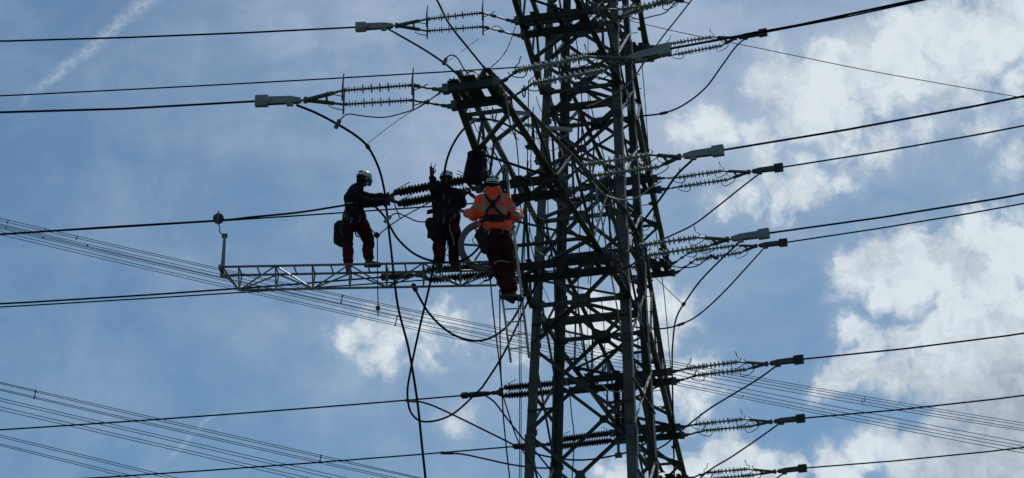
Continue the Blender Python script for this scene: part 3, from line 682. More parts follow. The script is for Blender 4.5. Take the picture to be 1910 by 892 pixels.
cable('rope', 'rope hanging left of the ladder down to the bottom edge', 'rope', 'rope', .013, [34, 35], [(914,515), (922,600), (934,700), (940,790), (952,905)], GR)
cable('rope', 'second rope hanging beside the ladder foot', 'rope', 'rope', .012, [33, 35], [(932,540), (933,640), (936,720), (945,760), (972,835), (1020,905)], GR)
cable('rope', 'taut vertical hauling rope just left of the tower leg', 'rope', 'rope', .008, 35, [(967,560), (969,700), (969,905)], GR)
cable('rope', 'twin of the taut hauling rope just left of the tower leg', 'rope', 'rope', .008, 35.1, [(971,560), (972,700), (972,905)], GR)
cable('chain', 'small slack chain hanging below the platform near the orange worker', 'chain', 'fit', .008, 32, [(868,520), (875,530), (886,534), (897,529), (905,522)], GR)
cable('earthing_cable', 'thick hose end hooked beside the slack chain', 'cable', 'wire', .018, 32, [(902,524), (914,521), (920,512), (917,505)], GR)
vr = [
 ('dark rope down the front of the tower between the middle legs', 'rope', .011, 35.4, [(1056,0), (1066,40), (1077,90), (1085,180), (1084,300), (1082,420), (1078,560), (1085,640), (1100,690), (1118,720)]),
 ('dark rope running down inside the upper tower towards the yellow rope', 'rope', .011, 35.3, [(1100,-8), (1118,36), (1123,76), (1112,120), (1100,180), (1126,292), (1133,326), (1130,400), (1108,480), (1100,560), (1107,640)]),
 ('thin straight line down the centre of the tower', 'rope', .007, 35.5, [(1097,36), (1097,180), (1099,300), (1100,440), (1096,560), (1096,620), (1108,690)]),
 ('dark rope along the right legs at mid height', 'rope', .010, 35.5, [(1127,300), (1134,400), (1148,470), (1172,540), (1188,610), (1190,700)]),
 ('thin slanting line through the lower tower', 'rope', .006, 35.6, [(1010,530), (1040,590), (1075,643), (1102,692), (1140,755), (1178,820)]),
 ('rope dropping behind the wheel along the left legs', 'rope', .010, 31, [(943,180), (959,236), (967,305), (970,380), (985,440), (1001,500), (1010,560)]),
 ('vertical line left of the left legs above the orange worker', 'rope', .009, 31.5, [(986,150), (985,250), (981,380), (978,480), (975,560)]),
 ('second vertical line left of the left legs above the orange worker', 'rope', .008, 32, [(995,200), (990,300), (988,400), (984,520)]),
 ('slack rope between the middle legs in the upper tower', 'rope', .009, 36, [(1046,38), (1050,66), (1066,90), (1090,104), (1110,120)]),
 ('rope looping from the leg down past the third beams', 'rope', .009, 34, [(1020,330), (1022,400), (1016,470), (1008,560), (1000,640)]),
 ('rope hanging in front of the second left leg', 'rope', .009, 34, [(1046,300), (1040,400), (1034,500), (1036,600)]),
 ('straight rope down the lower middle of the tower', 'rope', .011, 36.5, [(1060,700), (1066,770), (1071,820), (1066,905)]),
 ('straight rope in the right half of the lower tower', 'rope', .009, 36.5, [(1122,560), (1128,640), (1122,700)]),
 ('line crossing the lower right legs downward', 'rope', .008, 37, [(1202,700), (1215,790), (1226,905)]),
 ('thin line on the right legs beside the pale sunlit brace', 'yel', .006, 37, [(1207,640), (1214,700), (1222,790), (1228,905)]),
 ('long cord falling along the outer right chord', 'rope', .009, 38, [(1196,100), (1204,200), (1214,340), (1228,470), (1240,560), (1252,700)]),
]
for lb, mm, r, Y, pts in vr: cable('rope', lb, 'rope', mm, r, Y, pts, GR)
cable('rope', 'yellow-green rope ending in the air right of the tower centre', 'rope', 'yel', .014, 35.2, [(1112,355), (1124,420), (1134,480), (1145,540), (1153,585), (1159,624)], GR)
cable('rope', 'light blue rope bundle hanging in the middle of the tower', 'rope', 'blu', .009, 35.0, [(1110,340), (1113,365), (1108,390), (1113,414), (1116,380), (1112,345)], GR)
cable('earthing_cable', 'pale grey cable winding down the tower front and over to the right bracket', 'cable', 'pale', .013, 35.0, [(1037,263), (1048,281), (1053,297), (1073,311), (1098,324), (1110,345), (1130,364), (1160,373), (1190,368), (1212,352), (1235,337)], GR)
cable('earthing_cable', 'thin pale cable hanging below the pale horizontal rod', 'cable', 'pale', .008, 34.9, [(978,235), (985,252), (1005,259), (1025,261), (1048,257), (1063,247)], GR)
cable('earthing_cable', 'pale arc of cable in front of the left leg', 'cable', 'pale', .010, 34.9, [(988,425), (992,445), (1001,465), (1012,475), (1024,478)], GR)
cable('earthing_cable', 'short pale cable arc beside the orange worker', 'cable', 'pale', .010, 34.9, [(990,360), (998,364), (1008,362), (1015,356)], GR)
cable('earthing_cable', 'pale cable loop on the right leg at mid height', 'cable', 'pale', .008, 35, [(1160,492), (1166,510), (1176,524), (1188,514), (1184,502), (1168,500)], GR)
cable('earthing_cable', 'pale cable loop low between the right legs', 'cable', 'pale', .010, 38, [(1120,715), (1135,728), (1155,731), (1172,727), (1178,715)], GR)
cable('earthing_cable', 'earthing cable from the right bracket slung under the lowest stacked pair', 'cable', 'rope', .011, [35, 34], [(1220,480), (1240,485), (1252,496), (1275,499), (1298,497), (1314,487), (1326,478), (1340,484)], GR, deco=((38, .2, .032, 'clampd', 'screw_clamp'),))
cable('earthing_cable', 'earthing cable from the upper legs to a clamp at the top edge', 'cable', 'rope', .012, [35, 34.5], [(1165,26), (1190,36), (1215,31), (1240,24), (1255,10), (1268,2), (1286,7)], GR, deco=((30, .18, .035, 'clampd', 'screw_clamp'),))
cable('rope', 'thin cord from the outer right chord to the steep jumper', 'rope', 'rope', .008, [40, 39.8], [(1220,516), (1245,540), (1272,566)], GR)
# tangle of cables and slings on the crossarm tip
for i, (lb, mm, pts) in enumerate((
 ('copper coloured cable loop lying on the crossarm tip', 'cop', [(868,142), (873,135), (884,134), (893,140), (889,147)]),
 ('outer coiled black hose on the crossarm tip', 'rope', [(915,146), (925,147), (933,160), (938,175), (934,190), (926,194), (922,182), (925,172)]),
 ('inner coiled hose on the crossarm tip', 'wire', [(913,160), (920,154), (926,162), (923,172), (915,172), (912,164)]),
 ('pale thin cable hanging from the crossarm tip along its right chord', 'pale', [(925,150), (938,165), (945,190), (950,220), (956,245), (968,262)]),
 ('dark cable hanging from the crossarm tip beside the pale one', 'rope', [(930,160), (936,185), (944,210), (955,240), (963,262)]),
 ('short chain pair hanging under the crossarm tip', 'fit', [(919,200), (919,215), (921,228)]),
 ('second short chain hanging under the crossarm tip', 'fit', [(927,205), (925,218), (923,228)]),
 ('sling loops below the right insulator chains', 'rope', [(974,165), (975,176), (978,181), (980,170), (979,160)]),
)): cable('earthing_cable' if i < 5 else 'sling', lb, 'cable' if i < 5 else 'sling', mm, .011 if i != 3 else .008, 28.3, pts, GR)
for i, (lb, mm, pts, Y) in enumerate((
 ('sling bundle hanging behind the black bucket', 'rope', [(905,275), (912,290), (918,305), (912,318), (905,325)], 30.8),
 ('second sling of the bundle behind the black bucket', 'rope', [(915,275), (924,288), (932,303), (936,315), (938,325)], 30.8),
 ('thin sling crossing the bundle by the bucket', 'fit', [(897,270), (902,290), (909,300), (899,308), (906,322)], 30.8),
 ('hook-shaped cable end above the worker in orange', 'rope', [(946,308), (951,312), (954,325), (955,338)], 30.8),
 ('loose cable on the middle beam beside the orange worker', 'rope', [(985,300), (984,315), (986,330), (984,345), (988,360)], 31),
 ('second loose cable on the middle beam', 'fit', [(990,298), (990,312), (987,325), (991,340), (996,352)], 31),
)): cable('sling', lb, 'sling', mm, .012, Y, pts, GR)
# pale stick resting across the tower front
p, q = P(977, 233, 34.9), P(1068, 243, 34.9)
mb = MB(); mb.lathe(p, q - p, [(0, .02), (.02, .035), ((q - p).length * .6, .04), ((q - p).length - .02, .045), ((q - p).length, .03)], 8)
tag(mb.build('operating_rod', M['pale'], origin=p), 'pale grey rod lying across the tower front above the middle beams', 'rod')

# ---------------------------------------------------------------- distant lines
cols = [(0, 400, 900, 1510, 1910)] * 8
ys = [(407.5,498,606,721,789.5), (412,501.6,609,725.6,794), (418,510,614,732,799.6), (421,513,623,736.4,804),
      (423.6,515.6,625,749,826), (427,518,632,756,833), (432.6,525,641,762,839), (438,531,643,768,845.6)]
nth = ['top', 'second', 'third', 'fourth', 'fifth', 'sixth', 'seventh', 'lowest']
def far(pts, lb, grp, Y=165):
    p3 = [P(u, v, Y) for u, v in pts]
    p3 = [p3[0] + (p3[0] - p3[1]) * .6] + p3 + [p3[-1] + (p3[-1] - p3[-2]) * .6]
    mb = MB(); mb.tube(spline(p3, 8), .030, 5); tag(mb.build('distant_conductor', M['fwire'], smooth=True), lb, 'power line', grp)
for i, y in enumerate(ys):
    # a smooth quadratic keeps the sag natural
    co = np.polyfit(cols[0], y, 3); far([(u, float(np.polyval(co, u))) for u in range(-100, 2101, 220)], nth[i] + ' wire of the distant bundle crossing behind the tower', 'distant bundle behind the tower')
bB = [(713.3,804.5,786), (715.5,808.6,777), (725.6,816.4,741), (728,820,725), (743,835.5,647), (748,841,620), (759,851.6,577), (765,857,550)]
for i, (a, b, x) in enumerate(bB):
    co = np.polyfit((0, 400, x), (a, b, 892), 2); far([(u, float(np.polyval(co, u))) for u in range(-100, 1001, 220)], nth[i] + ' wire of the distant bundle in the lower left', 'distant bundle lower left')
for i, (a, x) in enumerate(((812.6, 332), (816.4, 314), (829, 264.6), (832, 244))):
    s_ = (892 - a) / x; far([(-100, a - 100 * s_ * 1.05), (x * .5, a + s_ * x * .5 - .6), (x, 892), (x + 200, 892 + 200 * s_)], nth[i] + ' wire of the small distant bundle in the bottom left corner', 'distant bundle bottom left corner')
for i, (p, q, lb) in enumerate((((639,551), (636,565), 'spacer on the distant wires left of the hook rope'), ((741,590), (737,607), 'spacer on the distant wires beside the long jumper'),
    ((66.8,729), (64,743), 'spacer on the distant wires at the far lower left'), ((599,850), (596,863), 'spacer on the distant wires touching the lowest conductor'),
    ((1613.5,739), (1613,750), 'right one of the spacer pair over the right cloud'), ((1608.5,743), (1608,753), 'left one of the spacer pair over the right cloud'),
    ((1387,737), (1382,743), 'tiny slanted spacer on the distant wires right of the tower'))):
    a, b = P(*p, 164.9), P(*q, 164.9); mb = MB(); r = .05 if i < 4 else .03; mb.tube([a, b], r, 6)
    if i < 4:
        for c in (a, b): mb.ball(c, .09)
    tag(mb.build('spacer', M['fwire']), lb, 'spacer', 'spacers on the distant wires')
CL = ['leftmost top', 'leftmost second', 'uppermost middle', 'right upper', 'right upper twin, lower', 'rightmost lower', 'lower middle', 'leftmost lower']
for i, (u, v) in enumerate(((14,411), (12,415), (83,427), (143,441.5), (141,445), (162,457.5), (79,443), (10,425))):
    a = P(u, v, 164.8); mb = MB(); mb.lathe(a, P(u + 3, v + .8, 164.8) - a, [(0, .04), (.03, .08), (.10, .08), (.14, .04)], 8)
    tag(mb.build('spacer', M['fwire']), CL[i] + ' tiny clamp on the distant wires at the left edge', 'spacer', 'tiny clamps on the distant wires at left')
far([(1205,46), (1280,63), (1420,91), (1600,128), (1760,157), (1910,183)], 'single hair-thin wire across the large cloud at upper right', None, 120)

# ---------------------------------------------------------------- work platform hung on the conductor
PHh = 14.15
def pf(u, v): return PH(u, v, PHh)
nl, nr = pf(415, 498), pf(935, 488); fl, fr_ = pf(415, 514), pf(935, 501)
un = (nr - nl); Lp = un.length; un.normalize()
hz = (fl - nl); wdt = hz.dot(Vector((-un.y, un.x, 0)) if hz.dot(Vector((-un.y, un.x, 0))) > 0 else Vector((un.y, -un.x, 0)))
side_v = Vector((-un.y, un.x, 0)) if hz.dot(Vector((-un.y, un.x, 0))) > 0 else Vector((un.y, -un.x, 0))
WD = abs(wdt); fl = nl + side_v * WD
plat = thing('work_platform', nl, 'long aluminium lattice work platform under the linemen, hung from a pulley', 'platform')
def along(u): return (pf(u, 498 - (u - 415) * 10 / 520) - nl).dot(un)
def near_(s_): return nl + un * s_
def far_(s_): return nl + un * s_ + side_v * WD
DZ = .345
def bot_(s_): return nl + un * s_ + side_v * WD * .5 - UP * DZ
r_ = .017
for fn, nm, s0, s1 in ((near_, 'top_rail', 0, Lp), (far_, 'top_rail', 0, Lp), (bot_, 'bottom_rail', along(445), along(925))):
    mb = MB(); mb.tube([fn(s0), fn(s1)], r_ * 1.25, 8); mb.build(nm, M['alu'], plat, smooth=True)
st = [along(445 + 68.8 * i) for i in range(8)]
for i, s_ in enumerate(st):
    for fn in (near_, far_):
        mb = MB(); mb.tube([fn(s_), bot_(s_)], r_ * .8, 7); mb.build('upright', M['alu'], plat)
    mb = MB(); mb.tube([near_(s_), far_(s_)], r_ * .8, 7); mb.build('rung', M['alu'], plat)
    if i < len(st) - 1:
        m_ = (s_ + st[i + 1]) / 2
        mb = MB(); mb.tube([near_(m_), far_(m_)], r_ * .8, 7); mb.build('rung', M['alu'], plat)
        for fn in (near_, far_):
            a, b = (bot_(s_), fn(st[i + 1])) if i % 2 == 0 else (fn(s_), bot_(st[i + 1]))
            mb = MB(); mb.tube([a, b], r_ * .8, 7); mb.build('diagonal', M['alu'], plat)
for fn in (near_, far_):
    mb = MB(); mb.tube([fn(0), bot_(st[0])], r_ * .9, 7); mb.build('diagonal', M['alu'], plat)
pb = (near_(-.03) + far_(-.03)) / 2
ptop = P(411, 440, pb.y); ptop = Vector((pb.x, pb.y, ptop.z))
mb = MB(); mb.box(pb, un * .035, side_v * (WD * .5 + .03), UP * .03); mb.box(pb + UP * .04, un * .03, side_v * .03, UP * .14); mb.build('end_post', M['alu'], plat)
mb = MB(); mb.lathe(pb + UP * .1, UP, [(0, .035), ((ptop - pb).z * .9, .022), ((ptop - pb).z - .1, .02)], 8); mb.build('hanger_tube', M['alu'], plat)
# pulley on the conductor
pc = P(407.5, 409, pb.y); pc = Vector((P(407.5, 409, pb.y - .02).x, pb.y - .02, pc.z))
pul = thing('pulley', pc, 'black pulley wheel riding on the conductor above the platform end', 'pulley')
yd = side_v
mb = MB(); mb.lathe(pc - yd * .03, yd, [(0, .06), (.004, .09), (.02, .075), (.03, .07), (.04, .075), (.056, .09), (.06, .06)], 20); mb.build('sheave', M['clampd'], pul)
mb = MB(); mb.box(pc - yd * .045 + UP * 0, un * .011, yd * .004, UP * .115); mb.tube([pc - yd * .05, pc + yd * .05], .018, 8); mb.build('cheek_plate', M['alu'], pul)
mb = MB(); mb.tube(spline([pc - UP * .1, pc - UP * .16 + un * .03, pc - UP * .24 + un * .035, ptop - UP * .02], 4), .010, 6); mb.box(ptop, un * .045, yd * .02, UP * .035); mb.build('shackle', M['fit'], pul)
# the pulled conductor through the pulley to the left lineman
pk = [P(-40, 440, pb.y + .4), P(200, 424, pb.y + .15), P(406, 411.5, pb.y), P(470, 405, pb.y - .1), P(560, 396, pb.y - .3), P(650, 382, 31.2), P(722, 373, 30.9)]
mb = MB(); pk = [pk[0] + (pk[0] - pk[1]) * 8] + pk; mb.tube(spline(pk, 5), .018, 7)
tag(mb.build('conductor', M['wire'], smooth=True), 'conductor running through the pulley into the hands of the left lineman', 'power line', 'conductors running left')

# ---------------------------------------------------------------- ladder
LY = 30.9
lt, lb_ = P(943, 300, LY), P(987, 667, LY - .2); rt, rb = P(903, 300, LY + .1), P(953, 676, LY)
lad = thing('ladder', lb_, 'aluminium ladder hanging beside the tower leg under the worker in orange', 'ladder')
for a, b in ((lt, lb_), (rt, rb)):
    mb = MB(); mb.tube([a + (b - a) * (0 if a is lt else .42), b], .022 if a is lt else .019, 7); mb.build('rail', M['pale_sunlit'], lad, smooth=True)
for i in range(12):
    f = .25 + i * .0635
    if f > .97: break
    a, b = lt + (lb_ - lt) * f, rt + (rb - rt) * (f - .012)
    if f < .43: b = a + (b - a) * .35
    mb = MB(); mb.tube([a, b], .013, 6); mb.build('rung', M['pale_sunlit'], lad)
# ---------------------------------------------------------------- stringing wheel
wc = P(904, 459, 31.3); RW = .44
wh = thing('stringing_wheel', wc, 'large grey six-spoked wheel hanging beside the worker in orange', 'wheel')
wn_ = Vector((.10, -1, -.12)).normalized(); wx = wn_.cross(UP).normalized(); wy = wx.cross(wn_)
mb = MB(); vs = []; fs = []; prof = [(RW - .10, -.035), (RW - .085, -.05), (RW - .02, -.055), (RW, -.04), (RW - .035, -.01), (RW - .035, .01), (RW, .04), (RW - .02, .055), (RW - .085, .05), (RW - .10, .035)]
n = 48
for i in range(n):
    a = 2 * math.pi * i / n; e = wx * math.cos(a) + wy * math.sin(a)
    vs += [wc + e * r + wn_ * z for r, z in prof]
k9 = len(prof)
for i in range(n):
    for j in range(k9): fs.append((i * k9 + j, i * k9 + (j + 1) % k9, ((i + 1) % n) * k9 + (j + 1) % k9, ((i + 1) % n) * k9 + j))
mb.add(vs, fs); mb.build('rim', M['wheel'], wh, smooth=False)
for i in range(6):
    a = math.pi / 3 * i + .03; e = wx * math.cos(a) + wy * math.sin(a)
    mb = MB(); mb.beam(wc + e * .05, wc + e * (RW - .09), .03, .035, wn_); mb.build('spoke', M['wheel'], wh)
mb = MB(); mb.lathe(wc - wn_ * .05, wn_, [(0, .05), (.01, .07), (.09, .07), (.10, .05)], 14); mb.build('hub', M['wheel'], wh)
# ---------------------------------------------------------------- black bucket
bt, bb = P(888, 288, 30.6), P(882, 337, 30.6); bb = Vector((bt.x - .05, bt.y, bb.z))
bk = thing('tool_bucket', bb, 'black canvas bucket hanging above the worker in orange', 'bucket')
dv = bt - bb; l = dv.length
mb = MB(); mb.lathe(bb, dv, [(0, .165), (.02, .172), (l * .5, .155), (l - .03, .135), (l - .025, .145), (l, .145), (l - .01, .12), (l * .3, .13), (l * .2, .0)], 18); mb.build('canvas_body', M['dark'], bk, smooth=False)
mb = MB(); mb.tube(spline([bt + Vector((-.13, 0, -.02)), bt + Vector((-.02, 0, .1)), bt + Vector((.06, 0, .16)), bt + Vector((.12, 0, .08)), bt + Vector((.13, 0, -.02))], 4), .008, 5); mb.build('handle', M['rope'], bk)
cable('rod', 'thin short rod sticking out left of the black bucket', 'rod', 'rope', .006, 30.6, [(853,318), (862,323), (872,328)], None)
bg2 = P(900, 300, 30.9); mb = MB(); mb.ball(bg2, .06, .08, .1); mb.ball(bg2 - UP * .08 + bx * .02, .05, .05, .08)
tag(mb.build('small_bag', M['dark'], origin=bg2), 'small black bag tucked right behind the bucket', 'bag')

# more loose strands on the tower face and the near crossarm
for i, (lb, mm, r, Y, pts) in enumerate((
 ('thin strand looping off the uppermost beams inside the tower', 'rope', .007, 35.2, [(1040,20), (1060,48), (1090,60), (1112,40), (1120,10)]),
 ('pale strand hanging from the fittings at the top of the tower', 'pale', .007, 35.0, [(1090,20), (1105,32), (1135,38), (1160,33), (1178,22)]),
 ('thin loop of wire over the pale disc insulators inside the tower', 'rope', .008, 34.5, [(1000,180), (1012,210), (1048,232), (1085,222), (1098,186)]),
 ('dark strand crossing from the crossarm tip chord to the second leg', 'rope', .008, 33.5, [(950,190), (975,225), (1005,250), (1040,262), (1075,300)]),
 ('slack strand hanging beside the pale rod', 'rope', .006, 34.6, [(1000,236), (1003,262), (1018,280), (1040,276), (1052,250)]),
 ('thin wire sagging under the middle beams beside the orange worker', 'fit', .006, 33, [(975,380), (990,398), (1020,410), (1050,402), (1070,382)]),
 ('dark strand sagging across the legs below the middle beams', 'rope', .008, 34.5, [(990,400), (1015,440), (1060,470), (1110,474), (1150,458)]),
 ('thin strand falling beside the yellow-green rope', 'rope', .006, 35.3, [(1128,370), (1146,430), (1152,500), (1168,560), (1172,600)]),
 ('fine wire slung between the beams above the yellow-green rope', 'pale', .006, 34.8, [(1075,360), (1090,378), (1120,385), (1150,378), (1165,362)]),
 ('thin strand hanging from the right bracket over the pale sunlit brace', 'rope', .007, 35, [(1180,380), (1186,410), (1200,430), (1214,420), (1220,396)]),
 ('fine slack wire above the crossarm tip chords', 'rope', .006, 29.5, [(905,190), (915,215), (935,240), (960,250), (985,245)]),
 ('fine line running from the bucket up to the left tip chord', 'rope', .006, 30.3, [(884,286), (893,255), (900,225), (905,200)]),
 ('slack line in the crossarm above the bucket', 'fit', .006, 30.2, [(893,235), (900,262), (915,280), (930,272), (938,250)]),
 ('dark tag line down the left chord of the crossarm', 'rope', .008, 31, [(876,205), (888,240), (905,268), (914,310), (925,345)]),
)): cable('strand', lb, 'rope', mm, r, Y, pts, GR)
for i, (u, v, Y) in enumerate(((1094, 12, 34.6), (934, 172, 28.2), (925, 160, 28.2), (1004, 300, 31.5), (1136, 478, 34.4), (1040, 335, 31.6))):
    c = P(u, v, Y); mb = MB(); mb.box(c, bx * .045, ax * .04, UP * .06); mb.tube([c - bx * .07, c + bx * .07], .02, 7); mb.tube([c + UP * .05, c + UP * .10], .012, 6)
    tag(mb.build('hoist_shackle', M['fit'], origin=c), ('topmost', 'lower crossarm-tip', 'upper crossarm-tip', 'middle-beam', 'inner-beam', 'second middle-beam')[i] + ' small grey hoist fitting hung on the pylon', 'fitting', 'small hoist fittings')

# ---------------------------------------------------------------- people
def remesh(mb, voxel, iters=4, wr=0.0, wscale=9.0):
    infl = 0.024 if wr > .009 else 0.0
    me = bpy.data.meshes.new('tmp'); me.from_pydata([tuple(v) for v in mb.v], [], mb.f)
    bm = bmesh.new(); bm.from_mesh(me); bmesh.ops.recalc_face_normals(bm, faces=bm.faces); bm.to_mesh(me); bm.free()
    o = bpy.data.objects.new('tmp', me); C.objects.link(o)
    m = o.modifiers.new('r', 'REMESH'); m.mode = 'VOXEL'; m.voxel_size = voxel
    s_ = o.modifiers.new('s', 'SMOOTH'); s_.factor = .5; s_.iterations = iters
    dg = bpy.context.evaluated_depsgraph_get(); out = bpy.data.meshes.new_from_object(o.evaluated_get(dg))
    bpy.data.objects.remove(o); bpy.data.meshes.remove(me)
    if wr:
        nv = len(out.vertices); co = np.empty(nv * 3); out.vertices.foreach_get('co', co); no = np.empty(nv * 3); out.vertex_normals.foreach_get('vector', no)
        co = co.reshape(-1, 3); no = no.reshape(-1, 3)
        am = np.array([noise.noise(Vector(c) * wscale) + .6 * noise.noise(Vector((c[0] * 1.3, c[1] * 1.3, c[2] * 3)) * wscale) for c in co])
        out.vertices.foreach_set('co', (co + no * (am * wr + infl)[:, None]).ravel()); out.update()
    return out
def skin_part(name, mb, material, parent, voxel, iters=4, wr=0.0, origin=None, bands=None, wscale=9.0):
    me = remesh(mb, voxel, iters, wr, wscale); o_w = Vector(origin) if parent is None else WORLD[parent.name].translation
    mats = material if isinstance(material, list) else [material]
    for mm in mats: me.materials.append(mm)
    if bands:
        cs = [Vector(p.center) for p in me.polygons]; me.polygons.foreach_set('material_index', [bands(c) for c in cs])
    me.transform(Matrix.Translation(-o_w)); me.polygons.foreach_set('use_smooth', [True] * len(me.polygons)); me.update()
    return put(name, me, Matrix.Translation(o_w), parent)
def limb(mb, nodes):
    for (p, r), (q, s_) in zip(nodes, nodes[1:]): mb.capsule(p, q, r, s_)
def frame3(f, u):
    f = Vector(f).normalized(); r = f.cross(Vector(u)).normalized(); return f, r, r.cross(f).normalized()
def head_parts(mb, c, f, r, u, s_=1.0):                  # skull, jaw, nose, brow, ears
    rot = Matrix((r, f, u)).transposed()
    mb.ball(c + u * .02, .076 * s_, .095 * s_, .105 * s_, rot, 14, 10)
    mb.ball(c + f * .025 - u * .065, .055 * s_, .065 * s_, .06 * s_, rot, 12, 8)
    mb.ball(c + f * .068 - u * .095, .028, .025, .024, rot)
    mb.capsule(c + f * .088 + u * .005, c + f * .112 - u * .028, .011, .015); mb.ball(c + f * .093 - u * .060, .026, .012, .010, rot)
    mb.ball(c + f * .080 + u * .022, .055, .018, .012, rot)
    for s in (-1, 1): mb.ball(c + r * s * .078 - u * .01 - f * .01, .012, .022, .032, rot)
def helmet_parts(c, f, r, u, parent, brim=.02, dark_rim=True):
    rot = Matrix((r, f, u)).transposed(); mb = MB(); vs = []; n = 28; m = 9; th_ = []
    for layer, k in ((0, 1.0), (1, .93)):
        for i in range(m + 1):
            ph = (math.pi / 2) * i / m * 1.0
            for j in range(n):
                a = 2 * math.pi * j / n; x, y = math.cos(a), math.sin(a)
                ridge = 1 + .025 * math.cos(6 * a) * math.sin(2 * ph)
                rr = math.cos(ph) * ridge; dz = -.030 * (y < 0) * abs(y) * (1 - i / m) ** 2 - .012 * (1 - i / m)
                by = .016 * max(0, y) * (1 - i / m) ** 3
                vs.append(c + r * (x * .108 * rr * k) + f * (y * .132 * rr * k + by) + u * ((math.sin(ph) * .118 * k) + dz))
    fs = []
    for l_ in (0, 1):
        o = l_ * (m + 1) * n
        for i in range(m):
            for j in range(n):
                j2 = (j + 1) % n; fs.append((o + i * n + j, o + i * n + j2, o + (i + 1) * n + j2, o + (i + 1) * n + j))
    o = (m + 1) * n
    for j in range(n): j2 = (j + 1) % n; fs.append((j, j2, o + j2, o + j))
    mb.add(vs, fs); h = mb.build('helmet', M['helmet'], parent, smooth=True)
    for a in (-.9, -.45, .45, .9, 2.2, 2.7, -2.2, -2.7):         # vent slots
        e = r * math.sin(a) * .108 + f * math.cos(a) * .130
        mb = MB(); pc_ = c + e * .83 + u * .062; d_ = (e.normalized() * -.55 + u * .8).normalized()
        mb.box(pc_, d_ * .022, e.cross(u).normalized() * .007, (e.normalized() + u * .5).normalized() * .010); mb.build('vent', M['strap'], h)
    mb = MB(); ring = [c + (r * math.cos(a) * .106 + f * math.sin(a) * .130) - u * .018 for a in [2 * math.pi * i / 24 for i in range(25)]]
    mb.tube(ring, .010, 6, False); mb.build('helmet_rim', M['strap'], h)
    mb = MB()
    for s in (-1, 1):
        mb.tube(spline([c + r * s * .095 - u * .01 - f * .02, c + r * s * .080 - u * .10 + f * .01, c + f * .07 - u * .155 + r * s * .015], 4), .006, 5)
    mb.build('chin_strap', M['strap'], h)
    return h
def hand(mb, wrist, d, palm_n, s_=1.0, curl=0.9, poses=None, thumb=1):
    d = Vector(d).normalized(); n_ = Vector(palm_n); n_ = (n_ - d * n_.dot(d)).normalized(); r = d.cross(n_)
    for k in (-.026, -.009, .009, .026): mb.capsule(wrist + r * k * .7, wrist + d * .085 * s_ + r * k, .016, .014)
    for i, k in enumerate((-.030, -.010, .010, .030)):
        ln = (.068, .078, .073, .058)[i] * s_; p = wrist + d * .088 * s_ + r * k; a = 0
        cu = curl if poses is None else poses[i]
        dd = (d + r * ({3: .30, 2: -.22}.get(i, 0) if cu < .2 else 0)).normalized(); ln *= 1.5 if cu < .2 else 1
        for j, f_ in enumerate((.45, .32, .23)):
            a = cu * (j + 1) * .75; e = p + (dd * math.cos(a) + n_ * math.sin(a)) * ln * f_ * 1.15
            mb.capsule(p, e, .0105 - j * .001, .0095 - j * .001, 8); p = e
    t0 = wrist + d * .025 - r * .03 * thumb; t1 = t0 + (d * .55 - r * .6 * thumb + n_ * .5).normalized() * .045; t2 = t1 + (d * .8 + n_ * .6).normalized() * .035
    mb.capsule(t0, t1, .014, .0125, 8); mb.capsule(t1, t2, .0125, .010, 8)
def boot(mb, ankle, toe, up=UP):
    ankle, toe = Vector(ankle), Vector(toe); d = (toe - ankle); d = (d - UP * d.dot(UP)); d.normalize()
    heel = ankle - UP * .075 - d * .045; t = heel + d * .24
    mb.capsule(ankle + UP * .06, ankle - UP * .02, .055, .055); mb.capsule(heel + UP * .0, heel + d * .10 + UP * .015, .045, .052)
    mb.capsule(heel + d * .08 + UP * .01, t - d * .02, .052, .042); mb.capsule(heel - UP * .02, t - d * .02 - UP * .02, .035, .036)
def belt_(name, c, ax1, ax2, a, b, h, material, parent, tilt=Vector((0, 0, 0))):
    mb = MB(); vs = []; n = 26
    up = ax1.cross(ax2).normalized()
    for i in range(n):
        t = 2 * math.pi * i / n; e = ax1 * math.cos(t) * a + ax2 * math.sin(t) * b; o = e.normalized() * .010
        for w_, z in ((0, -h), (1, -h), (1, h), (0, h)): vs.append(c + e + o * w_ + up * z)
    fs = []
    for i in range(n):
        for j in range(4): fs.append((i * 4 + j, i * 4 + (j + 1) % 4, ((i + 1) % n) * 4 + (j + 1) % 4, ((i + 1) % n) * 4 + j))
    mb.add(vs, fs); return mb.build(name, material, parent)
X = Vector((1, 0, 0)); Yv = Vector((0, 1, 0))
def webbing(name, pts, w_, parent, m_='strap', nrm=None):
    sp = spline(pts, 4); mb = MB()
    for a, b in zip(sp, sp[1:]):
        n0 = nrm if nrm is not None else (a - b).orthogonal(); mb.beam(a, b + (b - a) * .12, w_, .007, n0)
    return mb.build(name, M[m_], parent)

# --- left lineman, standing on the platform, reaching right to the conductor
Y1 = pf(665, 500).y + .12
J = lambda u, v, dy=0: P(u, v, Y1 + dy)
f, r, u = frame3((.93, -.10, -.34), (0, 0, 1))
hc = J(678, 335)
mb = MB(); head_parts(mb, hc, f, r, u)
limb(mb, [(hc - u * .05 - f * .03, .05), (J(667, 352), .055), (J(662, 362), .07)])
mb.capsule(J(658, 366, -.14), J(658, 366, .16), .06, .06); mb.capsule(J(661, 366), J(661, 400), .10, .10)
mb.capsule(J(661, 402, -.09), J(662, 402, .09), .09, .09)
limb(mb, [(J(659, 364, -.20), .05), (J(684, 379, -.20), .042), (J(712, 377, -.08), .03)])
limb(mb, [(J(659, 362, .20), .05), (J(688, 370, .22), .042), (J(712, 368, .05), .03)])
limb(mb, [(J(655, 406, -.09), .08), (J(649, 448, -.10), .055), (J(649, 488, -.05), .042)])
limb(mb, [(J(667, 406, .09), .08), (J(683, 446, .05), .055), (J(688, 480, .0), .042)])
